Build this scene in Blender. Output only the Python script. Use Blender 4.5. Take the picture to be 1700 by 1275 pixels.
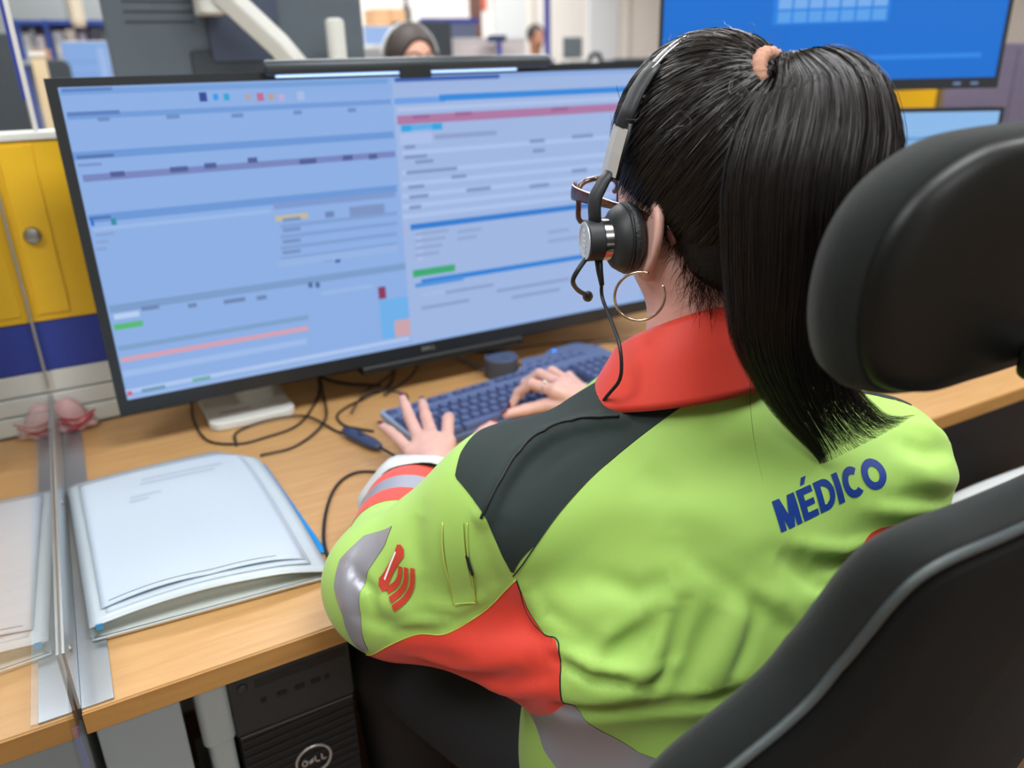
import bpy, bmesh, math, random
import numpy as np
from mathutils import Vector, Matrix, Euler

random.seed(7)
rng = np.random.default_rng(7)
scene = bpy.context.scene
for o in list(bpy.data.objects):
    bpy.data.objects.remove(o)
COL = scene.collection

# ------------------------------------------------------------------ camera
CAM_LOC = (0.095, -0.764, 1.34)
CAM_AXES = ((0.8736, -0.4859, -0.0251), (0.2023, 0.3160, 0.9269), (0.4427, 0.8154, -0.3730))
cd = bpy.data.cameras.new('camera')
cd.sensor_width = 36.0
cd.lens = 1320.0 / 1700.0 * 36.0
cd.clip_start = 0.02
cd.clip_end = 100
cd.dof.use_dof = True
cd.dof.focus_distance = 0.78
cd.dof.aperture_fstop = 3.3
cam = bpy.data.objects.new('camera', cd)
COL.objects.link(cam)
R_, U_, F_ = [Vector(v).normalized() for v in CAM_AXES]
cam.matrix_world = Matrix(((R_.x, U_.x, -F_.x, CAM_LOC[0]), (R_.y, U_.y, -F_.y, CAM_LOC[1]),
                           (R_.z, U_.z, -F_.z, CAM_LOC[2]), (0, 0, 0, 1)))
scene.camera = cam

# ------------------------------------------------------------------ world, exposure
world = bpy.data.worlds.new('world')
scene.world = world
world.use_nodes = True
bg = world.node_tree.nodes['Background']
bg.inputs[0].default_value = (0.92, 0.96, 1.0, 1)
bg.inputs[1].default_value = 0.55
scene.view_settings.view_transform = 'Standard'
scene.view_settings.look = 'None'
scene.view_settings.gamma = 1.0
scene.view_settings.exposure = 0.0
scene.view_settings.use_curve_mapping = False

def area_light(name, loc, sx, sy, power, col=(0.95, 0.975, 1.0)):
    l = bpy.data.lights.new(name, 'AREA')
    l.shape = 'RECTANGLE'
    l.size, l.size_y = sx, sy
    l.energy = power
    l.color = col
    o = bpy.data.objects.new(name, l)
    COL.objects.link(o)
    o.location = loc
    return o
# fluorescent ceiling panels of the room (their housings are built with the ceiling)
PANELS = [(-0.9, -0.6), (0.9, -0.6), (2.7, -0.6), (-0.9, 1.8), (0.9, 1.8), (2.7, 1.8), (0.9, 4.4), (3.2, 4.4), (5.5, 4.4), (0.9, -2.6), (2.6, 6.2), (4.6, 6.2), (0.2, 6.0)]  # panels near the far wall are added to brighten the dim background
for (x, y) in PANELS:
    area_light('ceiling_panel_light', (x, y, 2.74), 1.15, 0.55, 29)

# ------------------------------------------------------------------ materials
MATS = {}
def lin(c):
    return tuple(((v / 12.92) if v <= 0.04045 else ((v + 0.055) / 1.055) ** 2.4) for v in c)
def rgb(h):
    h = h.lstrip('#')
    return lin(tuple(int(h[i:i + 2], 16) / 255 for i in (0, 2, 4)))
def mat(name, col, rough=0.5, metal=0.0, spec=0.5, emit=None, estr=0.0, noise=0.0, nscale=40.0, bump=0.0, bscale=200.0, sheen=0.0, coat=0.0, stretch=None):
    if name in MATS:
        return MATS[name]
    m = bpy.data.materials.new(name)
    m.use_nodes = True
    nt = m.node_tree
    b = nt.nodes['Principled BSDF']
    c = rgb(col) if isinstance(col, str) else col
    b.inputs['Base Color'].default_value = (*c, 1)
    b.inputs['Roughness'].default_value = rough
    b.inputs['Metallic'].default_value = metal
    b.inputs['Specular IOR Level'].default_value = spec
    b.inputs['Sheen Weight'].default_value = sheen
    b.inputs['Coat Weight'].default_value = coat
    if emit is not None:
        e = rgb(emit) if isinstance(emit, str) else emit
        b.inputs['Emission Color'].default_value = (*e, 1)
        b.inputs['Emission Strength'].default_value = estr
    tc = None
    if noise > 0 or bump > 0:
        tc = nt.nodes.new('ShaderNodeTexCoord')
        mp = nt.nodes.new('ShaderNodeMapping')
        nt.links.new(tc.outputs['Object'], mp.inputs['Vector'])
        if stretch:
            mp.inputs['Scale'].default_value = stretch
    if noise > 0:
        n = nt.nodes.new('ShaderNodeTexNoise')
        n.inputs['Scale'].default_value = nscale
        n.inputs['Detail'].default_value = 4
        nt.links.new(mp.outputs[0], n.inputs['Vector'])
        r = nt.nodes.new('ShaderNodeValToRGB')
        r.color_ramp.elements[0].position = 0.3
        r.color_ramp.elements[1].position = 0.7
        r.color_ramp.elements[0].color = (*[max(0, v * (1 - noise)) for v in c], 1)
        r.color_ramp.elements[1].color = (*[min(1, v * (1 + noise)) for v in c], 1)
        nt.links.new(n.outputs['Fac'], r.inputs[0])
        nt.links.new(r.outputs[0], b.inputs['Base Color'])
    if bump > 0:
        n2 = nt.nodes.new('ShaderNodeTexNoise')
        n2.inputs['Scale'].default_value = bscale
        n2.inputs['Detail'].default_value = 3
        nt.links.new(mp.outputs[0], n2.inputs['Vector'])
        bp = nt.nodes.new('ShaderNodeBump')
        bp.inputs['Strength'].default_value = bump
        bp.inputs['Distance'].default_value = 0.002
        nt.links.new(n2.outputs['Fac'], bp.inputs['Height'])
        nt.links.new(bp.outputs[0], b.inputs['Normal'])
    MATS[name] = m
    return m

def clear_sheet(name, tint, ior=1.49, rough=0.0):
    m = bpy.data.materials.new(name)
    m.use_nodes = True
    nt = m.node_tree
    nt.nodes.remove(nt.nodes['Principled BSDF'])
    out = nt.nodes['Material Output']
    tr = nt.nodes.new('ShaderNodeBsdfTransparent')
    tr.inputs[0].default_value = (*tint, 1)
    gl = nt.nodes.new('ShaderNodeBsdfGlossy')
    gl.inputs['Roughness'].default_value = rough
    # reflectance of a thin two-sided sheet: Schlick's curve on the angle of view, both surfaces
    ge = nt.nodes.new('ShaderNodeNewGeometry')
    dt = nt.nodes.new('ShaderNodeVectorMath'); dt.operation = 'DOT_PRODUCT'
    nt.links.new(ge.outputs['Incoming'], dt.inputs[0]); nt.links.new(ge.outputs['Normal'], dt.inputs[1])
    def mth(op, a, b=None, c=None):
        q = nt.nodes.new('ShaderNodeMath'); q.operation = op
        for i, x in enumerate((a, b, c)):
            if x is None: continue
            if isinstance(x, (int, float)): q.inputs[i].default_value = x
            else: nt.links.new(x, q.inputs[i])
        return q.outputs[0]
    f0 = ((ior - 1) / (ior + 1)) ** 2
    F = mth('MULTIPLY_ADD', mth('POWER', mth('SUBTRACT', 1.0, mth('ABSOLUTE', dt.outputs['Value'])), 5.0), 1 - f0, f0)
    R2 = mth('DIVIDE', mth('MULTIPLY', F, 2.0), mth('ADD', F, 1.0))
    mx = nt.nodes.new('ShaderNodeMixShader')
    nt.links.new(R2, mx.inputs[0])
    nt.links.new(tr.outputs[0], mx.inputs[1])
    nt.links.new(gl.outputs[0], mx.inputs[2])
    nt.links.new(mx.outputs[0], out.inputs[0])
    MATS[name] = m
    return m

def attr_emit(name, strength, rough=0.5):
    """a lit display: the picture is a colour attribute on the screen's faces"""
    m = bpy.data.materials.new(name)
    m.use_nodes = True
    nt = m.node_tree
    b = nt.nodes['Principled BSDF']
    b.inputs['Base Color'].default_value = (0.01, 0.01, 0.012, 1)
    b.inputs['Roughness'].default_value = rough
    b.inputs['Specular IOR Level'].default_value = 0.2
    a = nt.nodes.new('ShaderNodeAttribute')
    a.attribute_name = 'picture'
    nt.links.new(a.outputs['Color'], b.inputs['Emission Color'])
    b.inputs['Emission Strength'].default_value = strength
    MATS[name] = m
    return m

def wood_mat(name, c1, c2, axis_scale, rough=0.38):
    m = bpy.data.materials.new(name)
    m.use_nodes = True
    nt = m.node_tree
    b = nt.nodes['Principled BSDF']
    tc = nt.nodes.new('ShaderNodeTexCoord')
    mp = nt.nodes.new('ShaderNodeMapping')
    mp.inputs['Scale'].default_value = axis_scale
    nt.links.new(tc.outputs['Object'], mp.inputs[0])
    n = nt.nodes.new('ShaderNodeTexNoise')
    n.inputs['Scale'].default_value = 6
    n.inputs['Detail'].default_value = 6
    n.inputs['Distortion'].default_value = 0.6
    nt.links.new(mp.outputs[0], n.inputs['Vector'])
    r = nt.nodes.new('ShaderNodeValToRGB')
    r.color_ramp.elements[0].position = 0.32
    r.color_ramp.elements[1].position = 0.68
    r.color_ramp.elements[0].color = (*rgb(c1), 1)
    r.color_ramp.elements[1].color = (*rgb(c2), 1)
    nt.links.new(n.outputs['Fac'], r.inputs[0])
    nt.links.new(r.outputs[0], b.inputs['Base Color'])
    b.inputs['Roughness'].default_value = rough
    MATS[name] = m
    return m

# ------------------------------------------------------------------ mesh builder and objects
class MB:
    def __init__(s):
        s.v, s.f = [], []
    def add(s, vs, fs):
        k = len(s.v)
        s.v += [tuple(map(float, p)) for p in vs]
        s.f += [tuple(i + k for i in f) for f in fs]
        return s
    def box(s, lo, hi, M=None):
        (a, b, c), (d, e, g) = lo, hi
        vs = [(a, b, c), (d, b, c), (d, e, c), (a, e, c), (a, b, g), (d, b, g), (d, e, g), (a, e, g)]
        if M is not None:
            vs = [M @ Vector(p) for p in vs]
        return s.add(vs, [(0, 3, 2, 1), (4, 5, 6, 7), (0, 1, 5, 4), (1, 2, 6, 5), (2, 3, 7, 6), (3, 0, 4, 7)])
    def bbox(s, c, h, M=None):
        return s.box([c[i] - h[i] for i in range(3)], [c[i] + h[i] for i in range(3)], M)
    def rbox(s, lo, hi, r, axis=2, seg=5, M=None):
        """box with rounded corners seen along axis"""
        ax = [i for i in range(3) if i != axis]
        (x0, x1), (y0, y1) = [(lo[i], hi[i]) for i in ax]
        r = min(r, (x1 - x0) / 2 - 1e-5, (y1 - y0) / 2 - 1e-5)
        pts = []
        for cx, cy, a0 in ((x1 - r, y1 - r, 0), (x0 + r, y1 - r, 90), (x0 + r, y0 + r, 180), (x1 - r, y0 + r, 270)):
            for k in range(seg + 1):
                a = math.radians(a0 + 90 * k / seg)
                pts.append((cx + r * math.cos(a), cy + r * math.sin(a)))
        def mk(p, w):
            q = [0, 0, 0]
            q[ax[0]], q[ax[1]], q[axis] = p[0], p[1], w
            return M @ Vector(q) if M is not None else q
        n = len(pts)
        vs = [mk(p, lo[axis]) for p in pts] + [mk(p, hi[axis]) for p in pts]
        fs = [(i, (i + 1) % n, n + (i + 1) % n, n + i) for i in range(n)] + [tuple(range(n))[::-1], tuple(range(n, 2 * n))]
        if axis == 1:
            fs = [f[::-1] for f in fs]
        return s.add(vs, fs)
    def prism(s, poly, h0, h1, M=None):
        """polygon in xy extruded in z, through M"""
        n = len(poly)
        vs = [(p[0], p[1], h0) for p in poly] + [(p[0], p[1], h1) for p in poly]
        if M is not None:
            vs = [M @ Vector(p) for p in vs]
        return s.add(vs, [(i, (i + 1) % n, n + (i + 1) % n, n + i) for i in range(n)] + [tuple(range(n))[::-1], tuple(range(n, 2 * n))])
    def tube(s, pts, r, n=8, cap=True, ry=None, upv=None):
        P = [Vector(p) for p in pts]
        m = len(P)
        R = r if hasattr(r, '__len__') else [r] * m
        T = [(P[min(i + 1, m - 1)] - P[max(i - 1, 0)]).normalized() for i in range(m)]
        u = Vector(upv) if upv is not None else (Vector((0, 0, 1)) if abs(T[0].z) < 0.9 else Vector((1, 0, 0)))
        vs = []
        for i in range(m):
            u = (u - T[i] * u.dot(T[i])).normalized()
            w = T[i].cross(u)
            k = 1.0 if ry is None else (ry[i] if hasattr(ry, '__len__') else ry)
            for j in range(n):
                a = 2 * math.pi * j / n
                vs.append(P[i] + u * (R[i] * k * math.cos(a)) + w * (R[i] * math.sin(a)))
        fs = []
        for i in range(m - 1):
            for j in range(n):
                k = (j + 1) % n
                fs.append((i * n + j, i * n + k, (i + 1) * n + k, (i + 1) * n + j))
        if cap:
            fs += [tuple(range(n))[::-1], tuple(range((m - 1) * n, m * n))]
        return s.add(vs, fs)
    def lathe(s, prof, o, axis, n=28):
        """profile [(radius, distance along axis)]"""
        A = Vector(axis).normalized()
        u = (Vector((0, 0, 1)) if abs(A.z) < 0.9 else Vector((1, 0, 0)))
        u = (u - A * u.dot(A)).normalized()
        w = A.cross(u)
        O = Vector(o)
        vs = []
        for (r, h) in prof:
            for j in range(n):
                a = 2 * math.pi * j / n
                vs.append(O + A * h + (u * math.cos(a) + w * math.sin(a)) * max(r, 1e-5))
        fs = []
        for i in range(len(prof) - 1):
            for j in range(n):
                k = (j + 1) % n
                fs.append((i * n + j, i * n + k, (i + 1) * n + k, (i + 1) * n + j))
        fs += [tuple(range(n))[::-1], tuple(range((len(prof) - 1) * n, len(prof) * n))]
        return s.add(vs, fs)
    def ball(s, c, r, nu=16, nv=10, M=None):
        r = r if hasattr(r, '__len__') else (r, r, r)
        vs, fs = [], []
        for i in range(nv + 1):
            th = math.pi * i / nv
            for j in range(nu):
                ph = 2 * math.pi * j / nu
                p = Vector((r[0] * math.sin(th) * math.cos(ph), r[1] * math.sin(th) * math.sin(ph), r[2] * math.cos(th)))
                vs.append((M @ p if M is not None else p) + Vector(c))
        for i in range(nv):
            for j in range(nu):
                k = (j + 1) % nu
                fs.append((i * nu + j, (i + 1) * nu + j, (i + 1) * nu + k, i * nu + k))
        return s.add(vs, fs)

def curve(pts, n=8):
    """Catmull-Rom through pts"""
    P = [Vector(p) for p in pts]
    P = [P[0] * 2 - P[1]] + P + [P[-1] * 2 - P[-2]]
    out = []
    for i in range(1, len(P) - 2):
        for k in range(n):
            t = k / n
            out.append(0.5 * ((2 * P[i]) + (P[i + 1] - P[i - 1]) * t + (2 * P[i - 1] - 5 * P[i] + 4 * P[i + 1] - P[i + 2]) * t * t
                              + (3 * P[i] - P[i - 1] - 3 * P[i + 1] + P[i + 2]) * t ** 3))
    out.append(P[-2])
    return out

ORIGIN = {}
def tag(o, label=None, cat=None, group=None, kind=None):
    if label: o['label'] = label
    if cat: o['category'] = cat
    if group: o['group'] = group
    if kind: o['kind'] = kind
    return o
def thing(name, loc, label, cat, group=None):
    o = bpy.data.objects.new(name, None)
    o.empty_display_size = 0.05
    COL.objects.link(o)
    o.location = loc
    ORIGIN[o] = Vector(loc)
    return tag(o, label, cat, group)
def obj(name, mb, material, parent=None, loc=None, smooth=False, bevel=0.0, seg=2, normals=None, label=None, kind=None, fix=True):
    """one mesh object; mb in world coordinates; loc the origin of a top-level mesh"""
    org = ORIGIN[parent] if parent is not None else Vector(loc if loc is not None else (0, 0, 0))
    me = bpy.data.meshes.new(name)
    vs = np.asarray(mb.v, dtype=np.float64) - np.array(org)
    me.from_pydata(vs.tolist(), [], [tuple(int(i) for i in f) for f in mb.f])
    me.update()
    if fix and normals is None:
        bm = bmesh.new(); bm.from_mesh(me)
        bmesh.ops.recalc_face_normals(bm, faces=bm.faces)
        bm.to_mesh(me); bm.free()
    me.materials.append(material)
    if smooth or normals is not None:
        me.polygons.foreach_set('use_smooth', [True] * len(me.polygons))
    if normals is not None:
        me.normals_split_custom_set_from_vertices([tuple(map(float, n)) for n in normals])
    o = bpy.data.objects.new(name, me)
    COL.objects.link(o)
    if parent is not None:
        o.parent = parent
    else:
        o.location = org
    ORIGIN[o] = org
    if bevel > 0:
        b = o.modifiers.new('bevel', 'BEVEL')
        b.width = bevel; b.segments = seg; b.limit_method = 'ANGLE'; b.angle_limit = math.radians(40)
        if smooth or seg > 1:
            me.polygons.foreach_set('use_smooth', [True] * len(me.polygons))
            b.harden_normals = True
    elif smooth == 'auto':
        me.polygons.foreach_set('use_smooth', [True] * len(me.polygons))
        me.set_sharp_from_angle(angle=math.radians(35))
    if label: o['label'] = label
    if kind: o['kind'] = kind
    return o
def copy_part(o, parent, dloc):
    c = o.copy()
    COL.objects.link(c)
    c.parent = parent
    c.location = o.location + Vector(dloc)
    ORIGIN[c] = ORIGIN[o]
    return c
def painted(name, rects, M, material, parent):
    """flat print: rectangles (u0,v0,u1,v1,colour) stacked by thin steps, M maps (u,v,w) to the world"""
    mb = MB(); cols = []
    for k, (u0, v0, u1, v1, c) in enumerate(rects):
        w = 0.00012 * k / max(1, len(rects)) * 6
        mb.add([M @ Vector(p) for p in ((u0, v0, w), (u1, v0, w), (u1, v1, w), (u0, v1, w))], [(0, 1, 2, 3)])
        cols.append(rgb(c))
    o = obj(name, mb, material, parent, fix=False)
    a = o.data.attributes.new('picture', 'FLOAT_COLOR', 'FACE')
    a.data.foreach_set('color', [x for c in cols for x in (*c, 1.0)])
    return o
# ------------------------------------------------------------------ implicit surfaces (for cloth, skin and upholstery)
A3 = lambda *p: np.array(p, dtype=np.float32)
def s_cone(P, a, b, r0, r1):
    a, b = A3(*a), A3(*b)
    ab = b - a
    t = np.clip(((P - a) @ ab) / (ab @ ab), 0, 1)
    return np.linalg.norm(P - a - t[:, None] * ab, axis=1) - (r0 + t * (r1 - r0))
def s_ell(P, c, r, M=None):
    q = P - A3(*c)
    if M is not None:
        q = q @ np.asarray(M, dtype=np.float32)      # columns are the axes
    r = A3(*r)
    k0 = np.linalg.norm(q / r, axis=1)
    k1 = np.linalg.norm(q / (r * r), axis=1) + 1e-9
    return k0 * (k0 - 1.0) / k1
def smin(a, b, k):
    h = np.clip(0.5 + 0.5 * (b - a) / k, 0, 1)
    return b + (a - b) * h - k * h * (1 - h)
def smax(a, b, k):
    return -smin(-a, -b, k)
def seg_dist(P, a, b):
    a, b = A3(*a), A3(*b)
    ab = b - a
    t = np.clip(((P - a) @ ab) / (ab @ ab), 0, 1)
    return np.linalg.norm(P - a - t[:, None] * ab, axis=1), t
def grad(fn, P, e=0.0015):
    g = np.zeros_like(P)
    for i in range(3):
        d = np.zeros(3, np.float32); d[i] = e
        g[:, i] = fn(P + d) - fn(P - d)
    return g / (np.linalg.norm(g, axis=1, keepdims=True) + 1e-9)
def polygonize(fn, lo, hi, h):
    """surface nets on a dense grid -> verts, triangles, normals"""
    lo = np.array(lo, np.float32); hi = np.array(hi, np.float32)
    n = np.ceil((hi - lo) / h).astype(int) + 1
    ax = [lo[i] + h * np.arange(n[i], dtype=np.float32) for i in range(3)]
    # coarse pass, then only slabs near the surface are evaluated finely
    V = np.full(n, 1.0, np.float32)
    B = 8
    st = [np.arange(0, n[i], B) for i in range(3)]
    cc = np.stack(np.meshgrid(*[np.minimum(s + B / 2, n[i] - 1) * h + lo[i] for i, s in enumerate(st)], indexing='ij'), -1).reshape(-1, 3).astype(np.float32)
    dc = fn(cc)
    near = np.abs(dc) < h * B * 1.25
    ids = np.stack(np.meshgrid(*st, indexing='ij'), -1).reshape(-1, 3)
    for (i, j, k), s in zip(ids[~near], dc[~near]):
        if s < 0:
            V[i:i + B, j:j + B, k:k + B] = -1.0
    loc = np.stack(np.meshgrid(*[np.arange(B)] * 3, indexing='ij'), -1).reshape(-1, 3)
    idn = ids[near]
    for s in range(0, len(idn), 400):
        I = (idn[s:s + 400, None, :] + loc[None]).reshape(-1, 3)
        I = I[(I < n).all(1)]
        V[I[:, 0], I[:, 1], I[:, 2]] = fn((lo + I * h).astype(np.float32))
    S = V < 0
    c = [S[i:n[0] - 1 + i, j:n[1] - 1 + j, k:n[2] - 1 + k] for i in (0, 1) for j in (0, 1) for k in (0, 1)]
    tot = sum(x.astype(np.int8) for x in c)
    act = (tot > 0) & (tot < 8)
    cell = np.argwhere(act)
    vid = np.full(act.shape, -1, np.int64)
    vid[act] = np.arange(len(cell))
    acc = np.zeros((len(cell), 3)); cnt = np.zeros(len(cell))
    off = [(i, j, k) for i in (0, 1) for j in (0, 1) for k in (0, 1)]
    for a in off:
        for d in range(3):
            if a[d] == 1: continue
            b = list(a); b[d] = 1
            va = V[cell[:, 0] + a[0], cell[:, 1] + a[1], cell[:, 2] + a[2]]
            vb = V[cell[:, 0] + b[0], cell[:, 1] + b[1], cell[:, 2] + b[2]]
            m = (va < 0) != (vb < 0)
            t = va / np.where(m, va - vb, 1)
            p = cell + np.array(a)
            p = p.astype(float); p[:, d] += t
            acc[m] += p[m]; cnt[m] += 1
    verts = (lo + h * acc / cnt[:, None]).astype(np.float32)
    tris = []
    for d in range(3):
        e, g = (d + 1) % 3, (d + 2) % 3
        sl0 = [slice(1, n[i] - 1) for i in range(3)]; sl0[d] = slice(0, n[d] - 1)
        sl1 = list(sl0); sl1[d] = slice(1, n[d])
        a, b = S[tuple(sl0)], S[tuple(sl1)]
        for flip, m in ((False, a & ~b), (True, ~a & b)):
            idx = np.argwhere(m)
            idx += np.array([s.start for s in sl0])
            def nb(de, dg):
                q = idx.copy(); q[:, e] += de; q[:, g] += dg
                return vid[q[:, 0], q[:, 1], q[:, 2]]
            q0, q1, q2, q3 = nb(-1, -1), nb(0, -1), nb(0, 0), nb(-1, 0)
            if flip: q1, q3 = q3, q1
            tris += [np.stack([q0, q1, q2], 1), np.stack([q0, q2, q3], 1)]
    tris = np.concatenate(tris)
    tris = tris[(tris >= 0).all(1)]
    nrm = grad(fn, verts)
    d = fn(verts)
    verts = verts - nrm * np.clip(d, -h, h)[:, None]
    return verts, tris, nrm
class TM:
    """triangle mesh with normals that can be cut along the zero line of a scalar"""
    def __init__(s, v, f, n):
        s.v, s.f, s.n = np.asarray(v, float), np.asarray(f, int), np.asarray(n, float)
    def compact(s):
        u, inv = np.unique(s.f.ravel(), return_inverse=True)
        return TM(s.v[u], inv.reshape(-1, 3), s.n[u])
    def cut(s, val):
        """-> (part where val<0, part where val>=0)"""
        neg = val < 0
        k = neg[s.f].sum(1)
        v, n = list(s.v), list(s.n)
        inside, outside = [s.f[k == 3]], [s.f[k == 0]]
        cache = {}
        def mid(i, j):
            key = (min(i, j), max(i, j))
            if key not in cache:
                t = val[i] / (val[i] - val[j])
                cache[key] = len(v)
                v.append(s.v[i] + (s.v[j] - s.v[i]) * t)
                n.append(s.n[i] + (s.n[j] - s.n[i]) * t)
            return cache[key]
        li, lo = [], []
        for tri in s.f[(k > 0) & (k < 3)]:
            a, b, c = tri
            for _ in range(3):
                if neg[a] != neg[b] and neg[a] != neg[c]: break
                a, b, c = b, c, a
            p, q = mid(a, b), mid(a, c)
            one, two = [(a, p, q)], [(p, b, c), (p, c, q)]
            if neg[a]: li += one; lo += two
            else: lo += one; li += two
        mk = lambda base, extra: TM(np.array(v), np.concatenate([base[0], np.array(extra, int).reshape(-1, 3)]), np.array(n)).compact()
        return mk(inside, li), mk(outside, lo)
    def lift(s, d):
        return TM(s.v + s.n / np.linalg.norm(s.n, axis=1, keepdims=True) * d, s.f, s.n)
def poly_sd(q, poly):
    """signed distance of 2D points to a polygon, negative inside"""
    poly = np.asarray(poly, float)
    d = np.full(len(q), 1e9); ins = np.zeros(len(q), bool)
    for i in range(len(poly)):
        a, b = poly[i], poly[(i + 1) % len(poly)]
        ab = b - a
        t = np.clip(((q - a) @ ab) / (ab @ ab), 0, 1)
        d = np.minimum(d, np.linalg.norm(q - a - t[:, None] * ab, axis=1))
        c = (a[1] > q[:, 1]) != (b[1] > q[:, 1])
        x = (b[0] - a[0]) * (q[:, 1] - a[1]) / np.where(c, b[1] - a[1], 1) + a[0]
        ins ^= c & (q[:, 0] < x)
    return np.where(ins, -d, d)
def panel_field(tm, pts3, depth=0.16, back=0.05):
    """scalar < 0 inside a cloth panel whose seam runs through the 3D points pts3: the seam is laid flat along its own mean normal"""
    S = np.asarray(pts3, float)
    c = S.mean(0)
    nrm = np.zeros(3)
    for i in range(len(S)):
        nrm += np.cross(S[i] - c, S[(i + 1) % len(S)] - c)
    nrm /= np.linalg.norm(nrm)
    # turn the normal to the outside
    near = tm.n[np.argsort(np.linalg.norm(tm.v - c, axis=1))[:50]].mean(0)
    if nrm @ near < 0: nrm = -nrm
    u = np.cross(nrm, [0, 0, 1.0]); u /= np.linalg.norm(u)
    w = np.cross(nrm, u)
    q = np.stack([(tm.v - c) @ u, (tm.v - c) @ w], 1)
    p = np.stack([(S - c) @ u, (S - c) @ w], 1)
    d = poly_sd(q, p)
    z = (tm.v - c) @ nrm
    face = tm.n @ nrm
    d = np.maximum(d, (z - depth))
    d = np.maximum(d, (-depth - z))
    return np.maximum(d, (0.02 - face) * 0.05)
# ------------------------------------------------------------------ the room
def structure(name, mb, m, bevel=0.0):
    return tag(obj(name, mb, m, None, bevel=bevel), kind='structure')
M_WALL = mat('cream_wall', '#eeeae3', 0.8, noise=0.02, nscale=2)
M_WALL2 = mat('grey_wall', '#b9bdbd', 0.8, noise=0.04, nscale=2)
M_CEIL = mat('white_ceiling', '#ecebe6', 0.9)
X0, X1, Y0, Y1, ZC = -5.0, 9.0, -4.2, 7.4, 2.8
M_TILE = mat('terracotta_tile', '#8c6c55', 0.4, noise=0.25, nscale=9)
M_GROUT = mat('pale_grout', '#bfae98', 0.9)
fl = structure('floor', MB().box((X0, Y0, -0.06), (X1, Y1, -0.004)), M_GROUT)
# terracotta tiles: single pieces beside the chair, where the floor shows; the joined rest under the furniture
ts, gap = 0.33, 0.012
one = MB().box((gap / 2, gap / 2, -0.004), (ts - gap / 2, ts - gap / 2, 0.0))
first = None
far_tiles = MB()
for i in range(-15, 27):
    for j in range(-12, 22):
        x, y = i * ts, j * ts
        if 3 <= i <= 6 and -3 <= j <= 0:
            if first is None:
                first = obj('tile', MB().box((x + gap / 2, y + gap / 2, -0.004), (x + ts - gap / 2, y + ts - gap / 2, 0.0)), M_TILE, fl)
                fx, fy = x, y
            else:
                copy_part(first, fl, (x - fx, y - fy, 0))
        else:
            far_tiles.box((x + gap / 2, y + gap / 2, -0.004), (x + ts - gap / 2, y + ts - gap / 2, 0.0))
tag(obj('floor_tiles', far_tiles, M_TILE, fl, fix=False), kind='stuff')
structure('ceiling', MB().box((X0, Y0, ZC), (X1, Y1, ZC + 0.08)), M_CEIL)
structure('wall_back', MB().box((X0, Y1, 0), (X1, Y1 + 0.1, ZC)), M_WALL)
structure('wall_front', MB().box((X0, Y0 - 0.1, 0), (X1, Y0, ZC)), M_WALL)
structure('wall_left', MB().box((X0 - 0.1, Y0, 0), (X0, Y1, ZC)), M_WALL2)
structure('wall_right', MB().box((X1, Y0, 0), (X1 + 0.1, Y1, ZC)), M_WALL)
dr = structure('door_1', MB().box((5.62, 7.36, 0.0), (6.02, 7.40, 2.15)), mat('pale_door', '#dfe3e6', 0.5), bevel=0.005)
obj('door_handle', MB().tube([(5.70, 7.345, 1.05), (5.70, 7.32, 1.05), (5.80, 7.32, 1.05)], 0.012), mat('door_handle', '#777b7e', 0.3, metal=0.8), dr)
structure('trim_1', MB().box((6.18, 7.375, 0.0), (6.21, 7.40, ZC)), mat('wall_trim', '#c9c2b4', 0.6))
structure('trim_2', MB().box((4.9, 7.375, 0.0), (4.93, 7.40, ZC)), mat('wall_trim', '#c9c2b4', 0.6))
# ceiling light housings
M_DIFF = mat('light_diffuser', '#ffffff', 0.6, emit='#ffffff', estr=3.0)
M_HOUS = mat('light_housing', '#e6e6e4', 0.5)
for k, (x, y) in enumerate(PANELS):
    t = thing('ceiling_light', (x, y, 2.76), 'white rectangular ceiling light panel above the desks', 'ceiling light', 'ceiling light panels')
    mbf = MB()
    for lo, hi in (((-.62, -.32), (.62, -.29)), ((-.62, .29), (.62, .32)), ((-.62, -.29), (-.59, .29)), ((.59, -.29), (.62, .29))):
        mbf.box((x + lo[0], y + lo[1], 2.75), (x + hi[0], y + hi[1], 2.80))
    obj('frame', mbf, M_HOUS, t)
    obj('diffuser', MB().box((x - .59, y - .29, 2.765), (x + .59, y + .29, 2.775)), M_DIFF, t)
# ------------------------------------------------------------------ desk, partition, screen on the desk
M_WOOD = wood_mat('beech_laminate', '#c0935c', '#cca16c', (1.2, 14, 14))
M_WOODE = wood_mat('beech_edge', '#ab7c42', '#b88a4e', (1.2, 20, 20))
M_GREYM = mat('grey_metal', '#b4bcbf', 0.45)
M_GREYD = mat('grey_metal_front', '#a9bac2', 0.45)
M_LEG = mat('pale_blue_grey_paint', '#b7c6ca', 0.4)
M_WHITEP = mat('white_plastic', '#dcdcd8', 0.4)
ZD = 0.74
dk = thing('desk', (1.2, 0.4, 0), 'long beech laminate desk with the big monitor and keyboard', 'desk')
obj('desktop', MB().box((0.003, 0.002, 0.713), (2.75, 0.7985, ZD)), M_WOOD, dk, bevel=0.002)
obj('edge_band', MB().box((0.003, -0.001, 0.7125), (2.75, 0.002, ZD - 0.0015)), M_WOODE, dk, bevel=0.0008)
for x in (0.113, 2.6):
    lg = obj('leg', MB().rbox((x - 0.001, 0.085, 0.0), (x + 0.030, 0.16, 0.713), 0.008), M_LEG, dk, bevel=0.002)
    obj('leg_sleeve', MB().rbox((x - 0.006, 0.080, 0.56), (x + 0.033, 0.165, 0.712), 0.010), M_LEG, lg, bevel=0.002)
obj('foot', MB().box((0.100, 0.03, 0.0), (0.144, 0.70, 0.03)), M_LEG, dk, bevel=0.004)
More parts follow.
